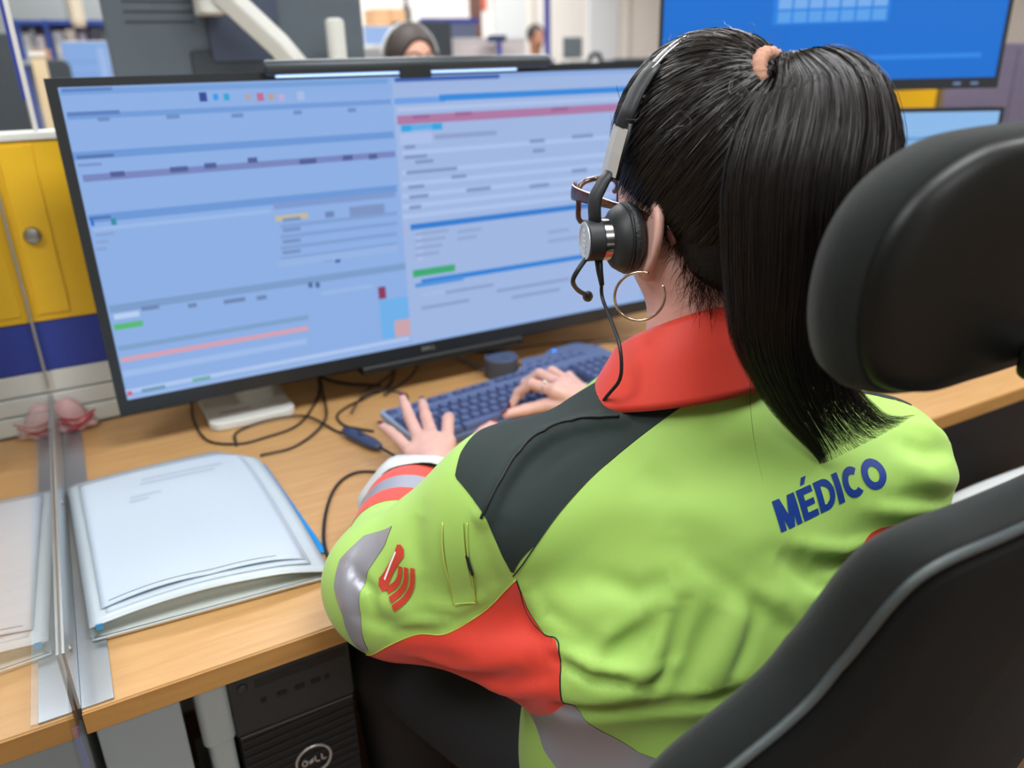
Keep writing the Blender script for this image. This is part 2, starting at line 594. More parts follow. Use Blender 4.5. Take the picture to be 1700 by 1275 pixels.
obj('foot', MB().box((2.59, 0.03, 0.0), (2.635, 0.70, 0.03)), M_LEG, dk, bevel=0.004)
obj('modesty_panel', MB().box((0.16, 0.70, 0.15), (2.55, 0.72, 0.70)), mat('dark_panel', '#2c2f31', 0.6), dk)
nd = thing('neighbour_desk', (-0.8, 0.4, 0), 'beech desk on the far side of the clear screen', 'desk')
obj('desktop', MB().box((-1.75, 0.002, 0.713), (-0.010, 0.7985, ZD)), M_WOOD, nd, bevel=0.002)
obj('edge_band', MB().box((-1.75, -0.001, 0.7125), (-0.010, 0.002, ZD - 0.0015)), M_WOODE, nd, bevel=0.0008)
for x in (-1.70, -0.50):
    obj('leg', MB().rbox((x, 0.09, 0.0), (x + 0.03, 0.16, 0.713), 0.008), M_LEG, nd)
# slim cabinets under the desktops
cb = thing('under_desk_cabinet', (0.05, 0.3, 0), 'grey metal cabinet end under the desk beside the pale leg', 'cabinet')
obj('body', MB().box((0.0045, 0.075, 0.03), (0.090, 0.62, 0.690)), M_GREYM, cb, bevel=0.003)
obj('front_panel', MB().box((0.004, 0.060, 0.04), (0.092, 0.075, 0.684)), M_GREYD, cb, bevel=0.003)
obj('plinth', MB().box((0.004, 0.08, 0.0), (0.086, 0.60, 0.03)), mat('dark_panel', '#2c2f31'), cb)
cb = thing('under_desk_cabinet', (-0.23, 0.3, 0), 'grey metal cabinet under the neighbouring desk', 'cabinet')
obj('body', MB().box((-0.44, 0.075, 0.03), (-0.022, 0.62, 0.690)), M_GREYM, cb, bevel=0.003)
for z0, z1 in ((0.04, 0.25), (0.255, 0.465), (0.47, 0.684)):
    d_ = obj('drawer', MB().box((-0.442, 0.060, z0), (-0.020, 0.075, z1)), M_GREYD, cb, bevel=0.003)
    obj('handle', MB().box((-0.30, 0.048, z1 - 0.05), (-0.16, 0.060, z1 - 0.038)), M_GREYM, d_)
obj('plinth', MB().box((-0.43, 0.08, 0.0), (-0.03, 0.60, 0.03)), mat('dark_panel', '#2c2f31'), cb)

# low partition behind the desks: white rail, blue strip, yellow boards
pt = thing('desk_partition', (0.5, 0.83, 0), 'low partition behind the desks with yellow boards and a blue strip', 'partition')
M_YEL = mat('yellow_board', '#e6b81e', 0.42, noise=0.035, nscale=9)
M_BLU = mat('blue_board', '#2b3f9e', 0.45)
M_OFFW = mat('offwhite_rail', '#dde0da', 0.5)
obj('core', MB().box((-1.9, 0.825, 0.0), (2.40, 0.87, 1.235)), M_OFFW, pt)
xs = [-1.9, -1.2, -0.62, -0.0, 0.62, 1.24, 1.86, 2.40]
for a, b in zip(xs[:-1], xs[1:]):
    obj('yellow_board', MB().box((a + 0.001, 0.806, 0.942), (b - 0.001, 0.825, 1.243)), M_YEL, pt, bevel=0.0015)
    obj('blue_board', MB().box((a + 0.0005, 0.808, 0.852), (b - 0.0005, 0.825, 0.940)), M_BLU, pt)
obj('top_rail', MB().box((-1.9, 0.8015, 1.243), (2.40, 0.875, 1.256)), M_OFFW, pt, bevel=0.003)
obj('end_post', MB().box((2.40, 0.80, 0.0), (2.425, 0.87, 1.256)), mat('bronze_post', '#7a6a4a', 0.5), pt)
for z0, z1, y in ((0.742, 0.775, 0.8005), (0.778, 0.808, 0.804), (0.811, 0.850, 0.808)):
    obj('cable_rail', MB().box((-1.9, y, z0), (2.40, 0.826, z1)), M_OFFW, pt, bevel=0.002)
# panel detail on the board by the monitor and its round fixings
bd = obj('raised_board', MB().box((0.012, 0.8025, 0.955), (0.062, 0.8065, 1.236)), M_YEL, pt, bevel=0.001)
for x in (0.033, -0.033 - 0.62, 0.60):
    kb_ = obj('fixing_knob', MB().lathe([(0.0135, 0.0), (0.0135, 0.006), (0.0115, 0.010), (0.006, 0.0115), (0.0, 0.012)], (x, 0.8025 if abs(x) < 0.1 else 0.806, 1.092), (0, -1, 0), 24), mat('satin_steel', '#9c9c98', 0.3, metal=0.9), pt, smooth='auto')
# glazing above the partition with a white and blue post
ps = thing('glazing_post', (0.075, 0.84, 1.256), 'white post with a blue edge standing on the yellow partition', 'post')
obj('white_post', MB().box((0.071, 0.810, 1.256), (0.078, 0.840, 1.95)), M_WHITEP, ps)
obj('blue_edge', MB().box((0.0655, 0.812, 1.305), (0.071, 0.838, 1.95)), M_BLU, ps)

# metal T bracket and clear acrylic sheet that divide the two desks
M_BRUSH = mat('brushed_zinc', '#b9c0c4', 0.34, metal=0.75, noise=0.06, nscale=30, stretch=(1, 0.15, 1))
tb = thing('screen_bracket', (0.0, 0.40, ZD), 'flat brushed metal bracket holding the clear screen on the desk edge', 'bracket')
obj('base_plate', MB().box((0.0035, 0.004, ZD + 0.0002), (0.034, 0.792, ZD + 0.0030)), M_BRUSH, tb, bevel=0.0006)
obj('base_plate', MB().box((-0.042, 0.004, ZD + 0.0002), (-0.0075, 0.792, ZD + 0.0030)), M_BRUSH, tb, bevel=0.0006)
obj('upright_flange', MB().box((0.0005, 0.004, ZD + 0.003), (0.0035, 0.792, ZD + 0.074)), M_BRUSH, tb, bevel=0.0006)
for y in (0.05, 0.40, 0.74):
    obj('screw', MB().lathe([(0.0045, 0), (0.0045, 0.0015), (0.002, 0.0022)], (0.0035, y, ZD + 0.045), (1, 0, 0), 14), mat('satin_steel', '#9c9c98'), tb, smooth='auto')
M_ACR = clear_sheet('clear_acrylic', (0.93, 0.955, 0.96), 1.49)
ac = thing('acrylic_screen', (-0.002, 0.40, ZD), 'clear acrylic dividing screen mirroring the desk at a grazing angle', 'screen')
obj('sheet', MB().add([(-0.0005, -0.42, 0.45), (-0.0005, 0.797, 0.45), (-0.0005, 0.797, 1.62), (-0.0005, -0.42, 1.62)], [(0, 1, 2, 3)]), M_ACR, ac)
obj('back_edge_strip', MB().box((-0.0045, 0.797, ZD + 0.08), (0.0015, 0.8000, 1.62)), mat('edge_strip', '#9b9a90', 0.3), ac)
hs_ = thing('hanging_strip', (0.0, -0.002, 0.66), 'translucent blue plastic strip hanging at the joint of the desks', 'strip')
obj('strip', MB().box((-0.0085, -0.004, 0.50), (-0.0015, -0.0025, 0.728)), mat('blue_film', '#3c46c0', 0.25), hs_)

# ------------------------------------------------------------------ folder with papers
M_FOLD = mat('white_plastic_folder', '#bcc8ce', 0.35)
M_PAPER = mat('white_paper', '#b9c6d2', 0.7)
M_INK = mat('grey_ink', '#6a7078', 0.8)
M_INKP = mat('pale_ink', '#b3bcc6', 0.8)
fo = thing('document_folder', (0.15, 0.30, ZD), 'white plastic document folder lying open on the desk corner', 'folder')
def sheet(pts_b, pts_t, z0, z1):
    mb = MB(); n = len(pts_b)
    mb.add([(*p, z0) for p in pts_b] + [(*p, z1) for p in pts_t], [tuple(range(n))[::-1], tuple(range(n, 2 * n))] + [(i, (i + 1) % n, n + (i + 1) % n, n + i) for i in range(n)])
    return mb
FOLD = [(0.018, 0.118), (0.128, 0.110), (0.291, 0.098), (0.285, 0.40), (0.272, 0.488), (0.225, 0.500), (0.200, 0.497), (0.012, 0.485)]
obj('back_cover', sheet(FOLD, FOLD, ZD + 0.0035, ZD + 0.0050), M_FOLD, fo)
# spine edge that bulges open towards the viewer
def grid_surface(fn, nu, nv):
    mb = MB()
    mb.v = [fn(i / nu, j / nv) for i in range(nu + 1) for j in range(nv + 1)]
    mb.f = [(i * (nv + 1) + j, (i + 1) * (nv + 1) + j, (i + 1) * (nv + 1) + j + 1, i * (nv + 1) + j + 1) for i in range(nu) for j in range(nv)]
    return mb
def cover(u, v):
    x = 0.020 + (0.272) * u - 0.012 * v * (1 - u) - 0.016 * u * v ** 3
    y = 0.112 - 0.020 * u + (0.392 + 0.02 * u) * v - 0.05 * max(0, u - 0.80) / 0.2 * max(0, v - 0.85) / 0.15
    bul = math.sin(math.pi * min(1, max(0, u * 0.92 + 0.04)))
    z = ZD + 0.0055 + (0.026 * (1 - 0.25 * v)) * (0.55 + 0.45 * bul) * (1 - 0.55 * max(0, (u - 0.75) / 0.25) ** 2 * (1 - v)) + 0.002 * math.sin(5 * u + 2 * v)
    return (x, y, z)
cv = obj('front_cover', grid_surface(cover, 30, 30), M_FOLD, fo, smooth=True)
cv.modifiers.new('solid', 'SOLIDIFY').thickness = 0.0012
def gusset(u, v):
    x, y, z = cover(u, 0)
    s = math.sin(math.pi * v)
    return (x, y + 0.014 * s + 0.003, z - (z - ZD - 0.005) * v)
g = obj('gusset', grid_surface(gusset, 30, 8), mat('folder_gusset', '#b4bdb9', 0.45), fo, smooth=True)
obj('side_gusset', grid_surface(lambda u, v: (cover(0, u)[0] + 0.006 * math.sin(math.pi * v), cover(0, u)[1], cover(0, u)[2] - (cover(0, u)[2] - ZD - 0.005) * v), 20, 6), mat('folder_gusset', '#b4bdb9'), fo, smooth=True)
obj('lip', MB().tube(curve([(cover(u, 0)[0], cover(u, 0)[1] - 0.002, ZD + 0.0056) for u in (0, .25, .5, .75, 1)], 6), 0.0016, n=6), M_FOLD, fo, smooth=True)
obj('blue_mark', MB().bbox((0.030, 0.1105, ZD + 0.020), (0.0035, 0.0006, 0.004)), mat('blue_mark', '#3b8fc4', 0.5), fo)
bl = thing('blue_plastic_sleeve', (0.28, 0.30, ZD), 'bright blue plastic sleeve edge showing beneath the white folder', 'plastic sleeve')
obj('sleeve', sheet([(0.25, 0.16), (0.305, 0.15), (0.292, 0.452), (0.26, 0.47)], [(0.25, 0.16), (0.303, 0.15), (0.290, 0.452), (0.26, 0.47)], ZD + 0.0008, ZD + 0.0028), mat('blue_plastic', '#1590dd', 0.4), bl)
def page_fn(off, dx, dy, cut=0.0):
    def fn(u, v):
        uu, vv = 0.055 + 0.86 * u, 0.055 + cut + (0.90 - cut) * v
        x, y, z = cover(uu, vv)
        z += off + (0.003 * (1 - v) ** 4 * abs(math.sin(6 * u + dx * 80)) if off > 0.001 else 0)
        return (x + dx, y + dy, z)
    return fn
for k, (off, dx, dy) in enumerate(((0.0010, 0.004, -0.006), (0.0022, 0.0, 0.004))):
    lab = ('white printed sheet on top of the white folder', 'white sheet slipped just below the top page on the folder')[1 - k]
    p = thing('paper_sheet', (0.15, 0.3, ZD + 0.03), lab, 'paper')
    fn = page_fn(off, dx, dy)
    o = obj('page', grid_surface(fn, 30, 34), M_PAPER, p, smooth=True)
    o.modifiers.new('solid', 'SOLIDIFY').thickness = 0.0002
    if k == 1:
        def mark(name, u0, u1, v, h, m):
            fn2 = lambda u, w: tuple(np.array(fn(u0 + (u1 - u0) * u, v + (w - 0.5) * h)) + np.array([0, 0, 0.00035]))
            return obj(name, grid_surface(fn2, 16, 1), m, p, fix=False)
        mark('footer_line', 0.04, 0.86, 0.028, 0.0045, M_INK)
        for v, u0, u1 in ((0.885, 0.36, 0.86), (0.845, 0.34, 0.80), (0.735, 0.26, 0.44), (0.70, 0.25, 0.36)):
            mark('faded_print', u0, u1, v, 0.022, mat('show_through_print', '#a9b6c6', 0.8))
# papers on the neighbour's desk
np_ = thing('paper_sheet', (-0.2, 0.3, ZD), 'white sheet lying on the neighbouring desk behind the clear screen', 'paper')
obj('page', MB().box((-0.30, 0.14, ZD + 0.0002), (-0.09, 0.44, ZD + 0.0012)), M_PAPER, np_)

# striped cloth on the cable rail
cl = thing('striped_cloth', (0.03, 0.77, ZD), 'crumpled pinkish white cloth with red stripes at the foot of the partition', 'cloth')
def blob(P):
    d = s_ell(P, (0.012, 0.785, 0.770), (0.036, 0.020, 0.032))
    d = smin(d, s_ell(P, (0.035, 0.775, 0.752), (0.030, 0.015, 0.010)), 0.012)
    return d + (0.002 * np.sin(P[:, 0] * 220 + P[:, 2] * 140)).astype(np.float32)
v, f, n = polygonize(blob, (-0.0, 0.74, 0.741), (0.09, 0.80, 0.82), 0.003)
mb = MB(); mb.v, mb.f = v, f
obj('cloth', mb, mat('pinkish_cloth', '#cfa9a8', 0.85), cl, normals=n)
for (a, b, c_) in (((0.006, 0.765, 0.772), (0.035, 0.758, 0.768), (0.064, 0.765, 0.778)), ((0.006, 0.764, 0.764), (0.034, 0.756, 0.758), (0.060, 0.765, 0.770)), ((0.012, 0.757, 0.748), (0.030, 0.757, 0.752), (0.052, 0.765, 0.766))):
    obj('red_stripe', MB().tube(curve([a, b, c_], 8), 0.0022, n=8, ry=1.0), mat('red_stripe', '#b3323f', 0.8), cl, smooth=True)

# ------------------------------------------------------------------ computer tower under the desk
pc = thing('computer_tower', (0.235, 0.30, 0), 'black desktop computer tower standing under the desk', 'computer')
M_PC = mat('black_case', '#1a2125', 0.5)
M_PCF = mat('dark_grey_front', '#283238', 0.45)
obj('stand', MB().box((0.15, 0.11, 0.0), (0.295, 0.52, 0.20)), mat('dark_panel', '#2c2f31'), pc, bevel=0.004)
obj('case', MB().box((0.148, 0.100, 0.20), (0.300, 0.53, 0.655)), M_PC, pc, bevel=0.004)
obj('front_panel', MB().box((0.146, 0.085, 0.555), (0.302, 0.100, 0.657)), M_PCF, pc, bevel=0.003)
gr = obj('front_grille', MB().box((0.150, 0.088, 0.205), (0.298, 0.100, 0.552)), mat('grille_black', '#10161a', 0.55), pc)
gm = MB()
for i in range(26):
    z = 0.21 + i * 0.0132
    gm.add([(0.152, 0.0865, z), (0.297, 0.0865, z + 0.006), (0.297, 0.0865, z + 0.0085), (0.152, 0.0865, z + 0.0025), (0.152, 0.089, z), (0.297, 0.089, z + 0.006), (0.297, 0.089, z + 0.0085), (0.152, 0.089, z + 0.0025)],
           [(0, 1, 2, 3), (7, 6, 5, 4), (0, 4, 5, 1), (3, 2, 6, 7)])
tag(obj('grille_ribs', gm, mat('grille_rib', '#212a30', 0.5), gr), kind='stuff')
obj('trim_line', MB().box((0.150, 0.0845, 0.5515), (0.298, 0.088, 0.5545)), mat('grey_trim', '#666a6c', 0.35, metal=0.6), pc)
obj('power_button', MB().lathe([(0.0065, 0), (0.0065, 0.002), (0.005, 0.003)], (0.163, 0.085, 0.628), (0, -1, 0), 20), mat('button_ring', '#3d4245', 0.3, metal=0.4), pc, smooth='auto')
obj('drive_slot', MB().box((0.178, 0.0843, 0.622), (0.296, 0.086, 0.636)), M_PC, pc, bevel=0.001)
for k, x in enumerate((0.182, 0.202, 0.225, 0.246, 0.264)):
    obj('port', MB().box((x, 0.0842, 0.596), (x + (0.007 if k in (0, 4) else 0.013), 0.086, 0.603)), mat('port_black', '#0a0b0c', 0.5), pc)
# round badge with slanted letters
mb = MB()
bc = Vector((0.235, 0.0858, 0.471))
mb.tube([bc + Vector((math.cos(a) * 0.0235, 0, math.sin(a) * 0.0235)) for a in [2 * math.pi * i / 40 for i in range(41)]], 0.0022, n=6, cap=False)
bg_ = obj('badge_ring', mb, mat('badge_silver', '#d4d8d8', 0.25, metal=0.7), pc, smooth=True)
def letter_bars(o, sc, quads, m, parent, nm='badge_letter'):
    mb = MB()
    for q in quads:
        pts = [Vector((o[0] + x * sc, o[1], o[2] + y * sc)) for x, y in q]
        n_ = len(pts)
        mb.add(pts + [p + Vector((0, 0.0015, 0)) for p in pts], [tuple(range(n_)), tuple(range(n_, 2 * n_))[::-1]] + [(i, (i + 1) % n_, n_ + (i + 1) % n_, n_ + i) for i in range(n_)])
    return obj(nm, mb, m, parent)
RB = lambda x0, y0, x1, y1: [(x0, y0), (x1, y0), (x1, y1), (x0, y1)]
DELL = [[RB(0, 0, .18, 1), RB(0, 0, .5, .18), RB(0, .82, .5, 1), [(.5, 0), (.78, .3), (.60, .36), (.42, .18)], RB(.60, .3, .78, .7), [(.78, .7), (.5, 1), (.42, .82), (.60, .64)]],
        [[(.0, .5), (.16, .42), (.75, .75), (.68, .92)], [(.0, .36), (.1, .2), (.72, .50), (.68, .66)], [(.02, .2), (.1, .06), (.66, .30), (.62, .44)], [(0, .5), (.1, .2), (.2, .2), (.16, .55)]],
        [RB(0, 0, .18, 1), RB(0, 0, .6, .18)], [RB(0, 0, .18, 1), RB(0, 0, .6, .18)]]
for k, q in enumerate(DELL):
    letter_bars(bc + Vector((-0.0165 + k * 0.0088, -0.0012, -0.0055)), 0.0105, q, mat('badge_silver', '#d4d8d8'), pc)
UI_LEFT = [(0.1183, 1.3136, 0.6195, 1.3215, '#78a4e0'), (0.1207, 1.3178, 0.1871, 1.3227, '#5f86c8'), (0.1205, 1.2799, 0.6221, 1.2879, '#719ede'), (0.121, 1.2847, 0.1914, 1.2905, '#5c82c0'), (0.3076, 1.2971, 0.3188, 1.3108, '#2a4a9a'), (0.3282, 1.2986, 0.3358, 1.3078, '#2f9af0'), (0.3441, 1.2974, 0.3526, 1.3076, '#23a8dc'), (0.3772, 1.2961, 0.3861, 1.3064, '#b0a8b0'), (0.3952, 1.2943, 0.4059, 1.3066, '#c0709a'), (0.4131, 1.2945, 0.4223, 1.305, '#b9a49c'), (0.4294, 1.2929, 0.4387, 1.3035, '#c0aed8'), (0.4597, 1.293, 0.472, 1.3065, '#a8c0e8'), (0.1596, 1.2758, 0.1758, 1.2817, '#7090c8'), (0.2549, 1.2742, 0.274, 1.2803, '#7090c8'), (0.3515, 1.271, 0.3701, 1.2774, '#7090c8'), (0.4506, 1.2708, 0.4646, 1.2774, '#7090c8'), (0.5431, 1.2701, 0.558, 1.2769, '#7090c8'), (0.1154, 1.2233, 0.6229, 1.2344, '#6c9bdc'), (0.121, 1.2242, 0.1715, 1.2294, '#5577b5'), (0.1203, 1.2131, 0.1526, 1.2175, '#7a98d0'), (0.123, 1.1909, 0.6225, 1.2013, '#7888c4'), (0.1611, 1.1948, 0.1813, 1.2027, '#4f5f9c'), (0.2464, 1.1947, 0.2733, 1.2029, '#4f5f9c'), (0.3665, 1.1998, 0.3821, 1.2083, '#4f5f9c'), (0.4507, 1.1908, 0.4796, 1.1996, '#4f5f9c'), (0.5262, 1.1915, 0.5436, 1.2005, '#4f5f9c'), (0.573, 1.1901, 0.5886, 1.1993, '#4f5f9c'), (0.2982, 1.1965, 0.3168, 1.2048, '#4f5f9c'), (0.1195, 1.1298, 0.6207, 1.1424, '#6c9bdc'), (0.1189, 1.1342, 0.1498, 1.1387, '#4f75b8'), (0.1204, 1.1251, 0.1249, 1.1357, '#2a70d8'), (0.1485, 1.1234, 0.1559, 1.1335, '#2f8fa8'), (0.1214, 1.1166, 0.392, 1.1223, '#9dbef0'), (0.1237, 1.1085, 0.1492, 1.113, '#8aa4d8'), (0.1215, 1.0975, 0.1386, 1.1021, '#8aa4d8'), (0.1193, 1.0866, 0.1347, 1.0912, '#8aa4d8'), (0.3979, 1.1215, 0.6168, 1.1318, '#7f9cd4'), (0.3931, 1.0552, 0.3816, 1.0553, '#7096cc'), (0.3923, 0.9979, 0.3795, 1.114, '#7b9fd6'), (0.3982, 1.1012, 0.4542, 1.1103, '#c8bc9c'), (0.4049, 1.0889, 0.6171, 1.0952, '#82a2d8'), (0.4026, 1.0711, 0.6156, 1.0774, '#82a2d8'), (0.4001, 1.052, 0.6139, 1.0583, '#82a2d8'), (0.3977, 1.0327, 0.6122, 1.0391, '#82a2d8'), (0.4101, 1.0992, 0.441, 1.1052, '#7894c6'), (0.4079, 1.0818, 0.4389, 1.088, '#7894c6'), (0.4053, 1.0623, 0.4364, 1.0685, '#7894c6'), (0.4028, 1.0437, 0.4341, 1.0499, '#7894c6'), (0.4843, 1.0982, 0.5004, 1.1083, '#6d88bc'), (0.5282, 1.0945, 0.5942, 1.1121, '#7d97c8'), (0.493, 1.0173, 0.5025, 1.0317, '#2c48a8'), (0.4724, 1.0215, 0.4878, 1.0279, '#5a74b4'), (0.3929, 1.0223, 0.612, 1.0352, '#98b8ea'), (0.1196, 0.9863, 0.6273, 0.9988, '#7da0d0'), (0.2362, 0.9755, 0.25, 0.9826, '#6f88b8'), (0.2934, 0.9728, 0.3292, 0.9801, '#6f88b8'), (0.3483, 0.9708, 0.365, 0.9782, '#6f88b8'), (0.1652, 0.9821, 0.1925, 0.989, '#6f88b8'), (0.1236, 0.9746, 0.1613, 0.9834, '#bcd4f6'), (0.1204, 0.9573, 0.1636, 0.9672, '#58bc78'), (0.1197, 0.9219, 0.4328, 0.9303, '#7fa4cf'), (0.1195, 0.9019, 0.4304, 0.9104, '#d8a4b8'), (0.118, 0.8766, 0.4249, 0.8873, '#a2c0f0'), (0.4439, 0.8543, 0.4313, 0.9861, '#7d9ccc'), (0.4399, 0.979, 0.4474, 0.9889, '#4a68a0'), (0.4527, 0.977, 0.4603, 0.987, '#4a68a0'), (0.462, 0.9616, 0.5592, 0.9683, '#9cbcec'), (0.568, 0.9374, 0.5826, 0.9606, '#8a3860'), (0.568, 0.8582, 0.625, 0.9351, '#70b4f0'), (0.5942, 0.8576, 0.6288, 0.8905, '#d0a8b0'), (0.1119, 0.8467, 0.6222, 0.8545, '#b4ccf4'), (0.1183, 0.8435, 0.1258, 0.8508, '#d06078'), (0.1406, 0.844, 0.1774, 0.8503, '#6f9cb8'), (0.2214, 0.8454, 0.2512, 0.8518, '#6fb0a8')]
UI_RIGHT = [(0.6258, 0.7967, 1.1806, 1.3247, '#a2bbe8'), (0.6256, 1.3166, 1.1578, 1.3291, '#8fb0e8'), (0.6319, 1.3152, 0.8374, 1.3222, '#3f66b4'), (0.6278, 1.279, 0.7257, 1.289, '#6ea2ea'), (0.7139, 1.281, 1.1562, 1.2918, '#2f8be2'), (0.6322, 1.2667, 1.157, 1.2731, '#b4c8f0'), (0.6309, 1.245, 1.1579, 1.2601, '#b07aa8'), (0.7433, 1.2535, 0.7775, 1.2608, '#a06898'), (0.949, 1.252, 0.9877, 1.2597, '#a06898'), (0.6607, 1.2526, 0.6932, 1.2597, '#a06898'), (0.6364, 1.2337, 0.7169, 1.2439, '#5fb0ee'), (0.638, 1.2327, 0.6566, 1.244, '#2aa8e8'), (0.6971, 1.2323, 0.7165, 1.2438, '#2aa8e8'), (0.6333, 1.2107, 0.6948, 1.229, '#aec4f0'), (0.7002, 1.2159, 0.8275, 1.2244, '#8fa4d0'), (0.6355, 1.1923, 1.1603, 1.2001, '#b0c8f2'), (0.633, 1.1585, 1.1619, 1.1664, '#b0c8f2'), (0.6314, 1.1379, 1.1628, 1.1459, '#b0c8f2'), (0.6299, 1.1171, 1.1638, 1.1252, '#b0c8f2'), (0.6285, 1.0985, 1.1647, 1.1066, '#b0c8f2'), (0.6271, 1.0797, 1.1655, 1.0879, '#b0c8f2'), (0.6406, 1.2031, 0.6615, 1.2093, '#8298c8'), (0.6393, 1.1857, 0.6837, 1.1919, '#8298c8'), (0.6408, 1.1588, 0.7426, 1.1652, '#8298c8'), (0.642, 1.1326, 0.674, 1.1391, '#8298c8'), (0.7296, 1.1435, 0.7607, 1.15, '#8298c8'), (0.643, 1.1149, 0.6812, 1.1214, '#8298c8'), (0.7594, 1.1165, 0.8107, 1.1232, '#8298c8'), (0.8993, 1.1962, 0.9334, 1.203, '#8298c8'), (0.9058, 1.178, 0.9332, 1.1847, '#8298c8'), (0.9963, 1.1987, 1.0468, 1.2056, '#8298c8'), (0.8977, 1.111, 0.9422, 1.118, '#8298c8'), (0.6595, 1.176, 0.695, 1.1823, '#8298c8'), (0.9965, 1.1323, 1.033, 1.1395, '#8298c8'), (0.6415, 1.096, 0.6654, 1.1025, '#8298c8'), (0.6412, 1.0581, 1.1691, 1.0688, '#2a7fd6'), (0.6501, 0.9978, 0.6629, 1.0552, '#adc2ee'), (0.6498, 1.0468, 0.7174, 1.0524, '#93a9d6'), (0.6488, 1.0336, 0.7103, 1.0393, '#93a9d6'), (0.6478, 1.0204, 0.7032, 1.0261, '#93a9d6'), (0.6467, 1.0071, 0.6961, 1.0128, '#93a9d6'), (0.7363, 1.041, 0.7879, 1.0468, '#93a9d6'), (0.7355, 1.0277, 0.7768, 1.0335, '#93a9d6'), (0.9384, 0.9972, 1.012, 1.0035, '#93a9d6'), (0.9385, 1.016, 0.9896, 1.0222, '#93a9d6'), (0.6392, 0.9688, 0.7272, 0.9827, '#3aac78'), (0.6553, 0.9528, 1.1738, 0.9628, '#2a84dc'), (0.6424, 0.9482, 0.7441, 0.9565, '#4f94e0'), (0.6533, 0.9286, 0.7299, 0.9358, '#a8c0ee'), (0.704, 0.9264, 0.81, 0.9325, '#8ba2d2'), (0.8167, 0.9116, 0.9898, 0.918, '#8ba2d2'), (0.6515, 0.9031, 0.7548, 0.9091, '#8ba2d2'), (0.8508, 0.8926, 0.9671, 0.8991, '#8ba2d2'), (0.6291, 1.0517, 0.6329, 1.0633, '#c8a8d8')]
# ------------------------------------------------------------------ the big monitor
M_BEZ = mat('monitor_black', '#20262b', 0.35)
M_BACK = mat('monitor_back', '#2a2e32', 0.5)
MX0, MX1, MZ0, MZ1, MY = 0.101, 1.215, 0.8115, 1.337, 0.62
mo = thing('monitor', (0.66, 0.66, ZD), 'very wide black monitor showing two windows of forms, in front of the typist', 'monitor')
SX0, SX1, SZ0, SZ1 = 0.1165, 1.200, 0.8365, 1.3245
mb = MB()
mb.box((MX0, MY - 0.004, MZ0), (SX0, MY + 0.03, MZ1)); mb.box((SX1, MY - 0.004, MZ0), (MX1, MY + 0.03, MZ1))
mb.box((SX0, MY - 0.004, MZ0), (SX1, MY + 0.03, SZ0)); mb.box((SX0, MY - 0.004, SZ1), (SX1, MY + 0.03, MZ1))
obj('bezel', mb, M_BEZ, mo)
obj('back_housing', MB().rbox((0.16, MY + 0.03, 0.86), (1.155, MY + 0.065, 1.29), 0.03, axis=1), M_BACK, mo, bevel=0.006)
obj('rear_shell', MB().box((MX0 + 0.002, MY + 0.029, MZ0 + 0.002), (MX1 - 0.002, MY + 0.034, MZ1 - 0.002)), M_BACK, mo)
scn = obj('screen', MB().box((SX0, MY - 0.0005, SZ0), (SX1, MY + 0.010, SZ1)), mat('panel_glass', '#0a0b0d', 0.3), mo)
M_SCR = attr_emit('screen_picture', 0.92)
Mscr = Matrix(((1, 0, 0, 0), (0, 0, -1, MY - 0.0010), (0, 1, 0, 0), (0, 0, 0, 1)))
def clampr(rs):
    out = []
    for (a, b, c, d, k) in rs:
        a, c = max(a, SX0), min(c, SX1); b, d = max(b, SZ0), min(d, SZ1)
        if c > a and d > b: out.append((a, b, c, d, k))
    return out
base = [(SX0, SZ0, SX1, SZ1, '#8fb3ea')]
painted('screen_image', clampr(base + UI_LEFT + UI_RIGHT + [(SX0, SZ0, SX1, SZ0 + 0.006, '#9dbdf0')]), Mscr, M_SCR, scn)
for k, q in enumerate(DELL):
    letter_bars((0.6455 + k * 0.0075, MY - 0.0048, 0.8205), 0.0085, q, mat('logo_grey', '#9a9ea3', 0.4, metal=0.3), mo, 'logo_letter')
# stand: white foot and neck
M_STAND = mat('white_stand', '#d9dad6', 0.35)
st = obj('stand_base', MB().rbox((0.238, 0.625, ZD + 0.0002), (0.392, 0.795, ZD + 0.016), 0.022), M_STAND, mo, bevel=0.004)
obj('base_slot', MB().box((0.262, 0.672, ZD + 0.0158), (0.318, 0.676, ZD + 0.0164)), mat('slot_grey', '#6f7576', 0.5), st)
obj('stand_neck', MB().rbox((0.300, 0.700, ZD + 0.015), (0.372, 0.745, 1.06), 0.018), M_STAND, mo, bevel=0.003)
obj('neck_mount', MB().box((0.29, 0.685, 0.98), (0.385, 0.705, 1.08)), M_BACK, mo)
# soundbar under the bezel
sb = thing('soundbar', (0.695, 0.62, 0.80), 'slim black soundbar fixed under the middle of the monitor', 'speaker')
obj('body', MB().rbox((0.522, 0.612, 0.793), (0.872, 0.650, 0.8112), 0.007, axis=0), mat('soundbar_black', '#15181a', 0.45), sb, bevel=0.002)
obj('grille', MB().box((0.535, 0.6108, 0.797), (0.859, 0.6125, 0.807)), mat('soundbar_mesh', '#0d0f10', 0.7), sb)
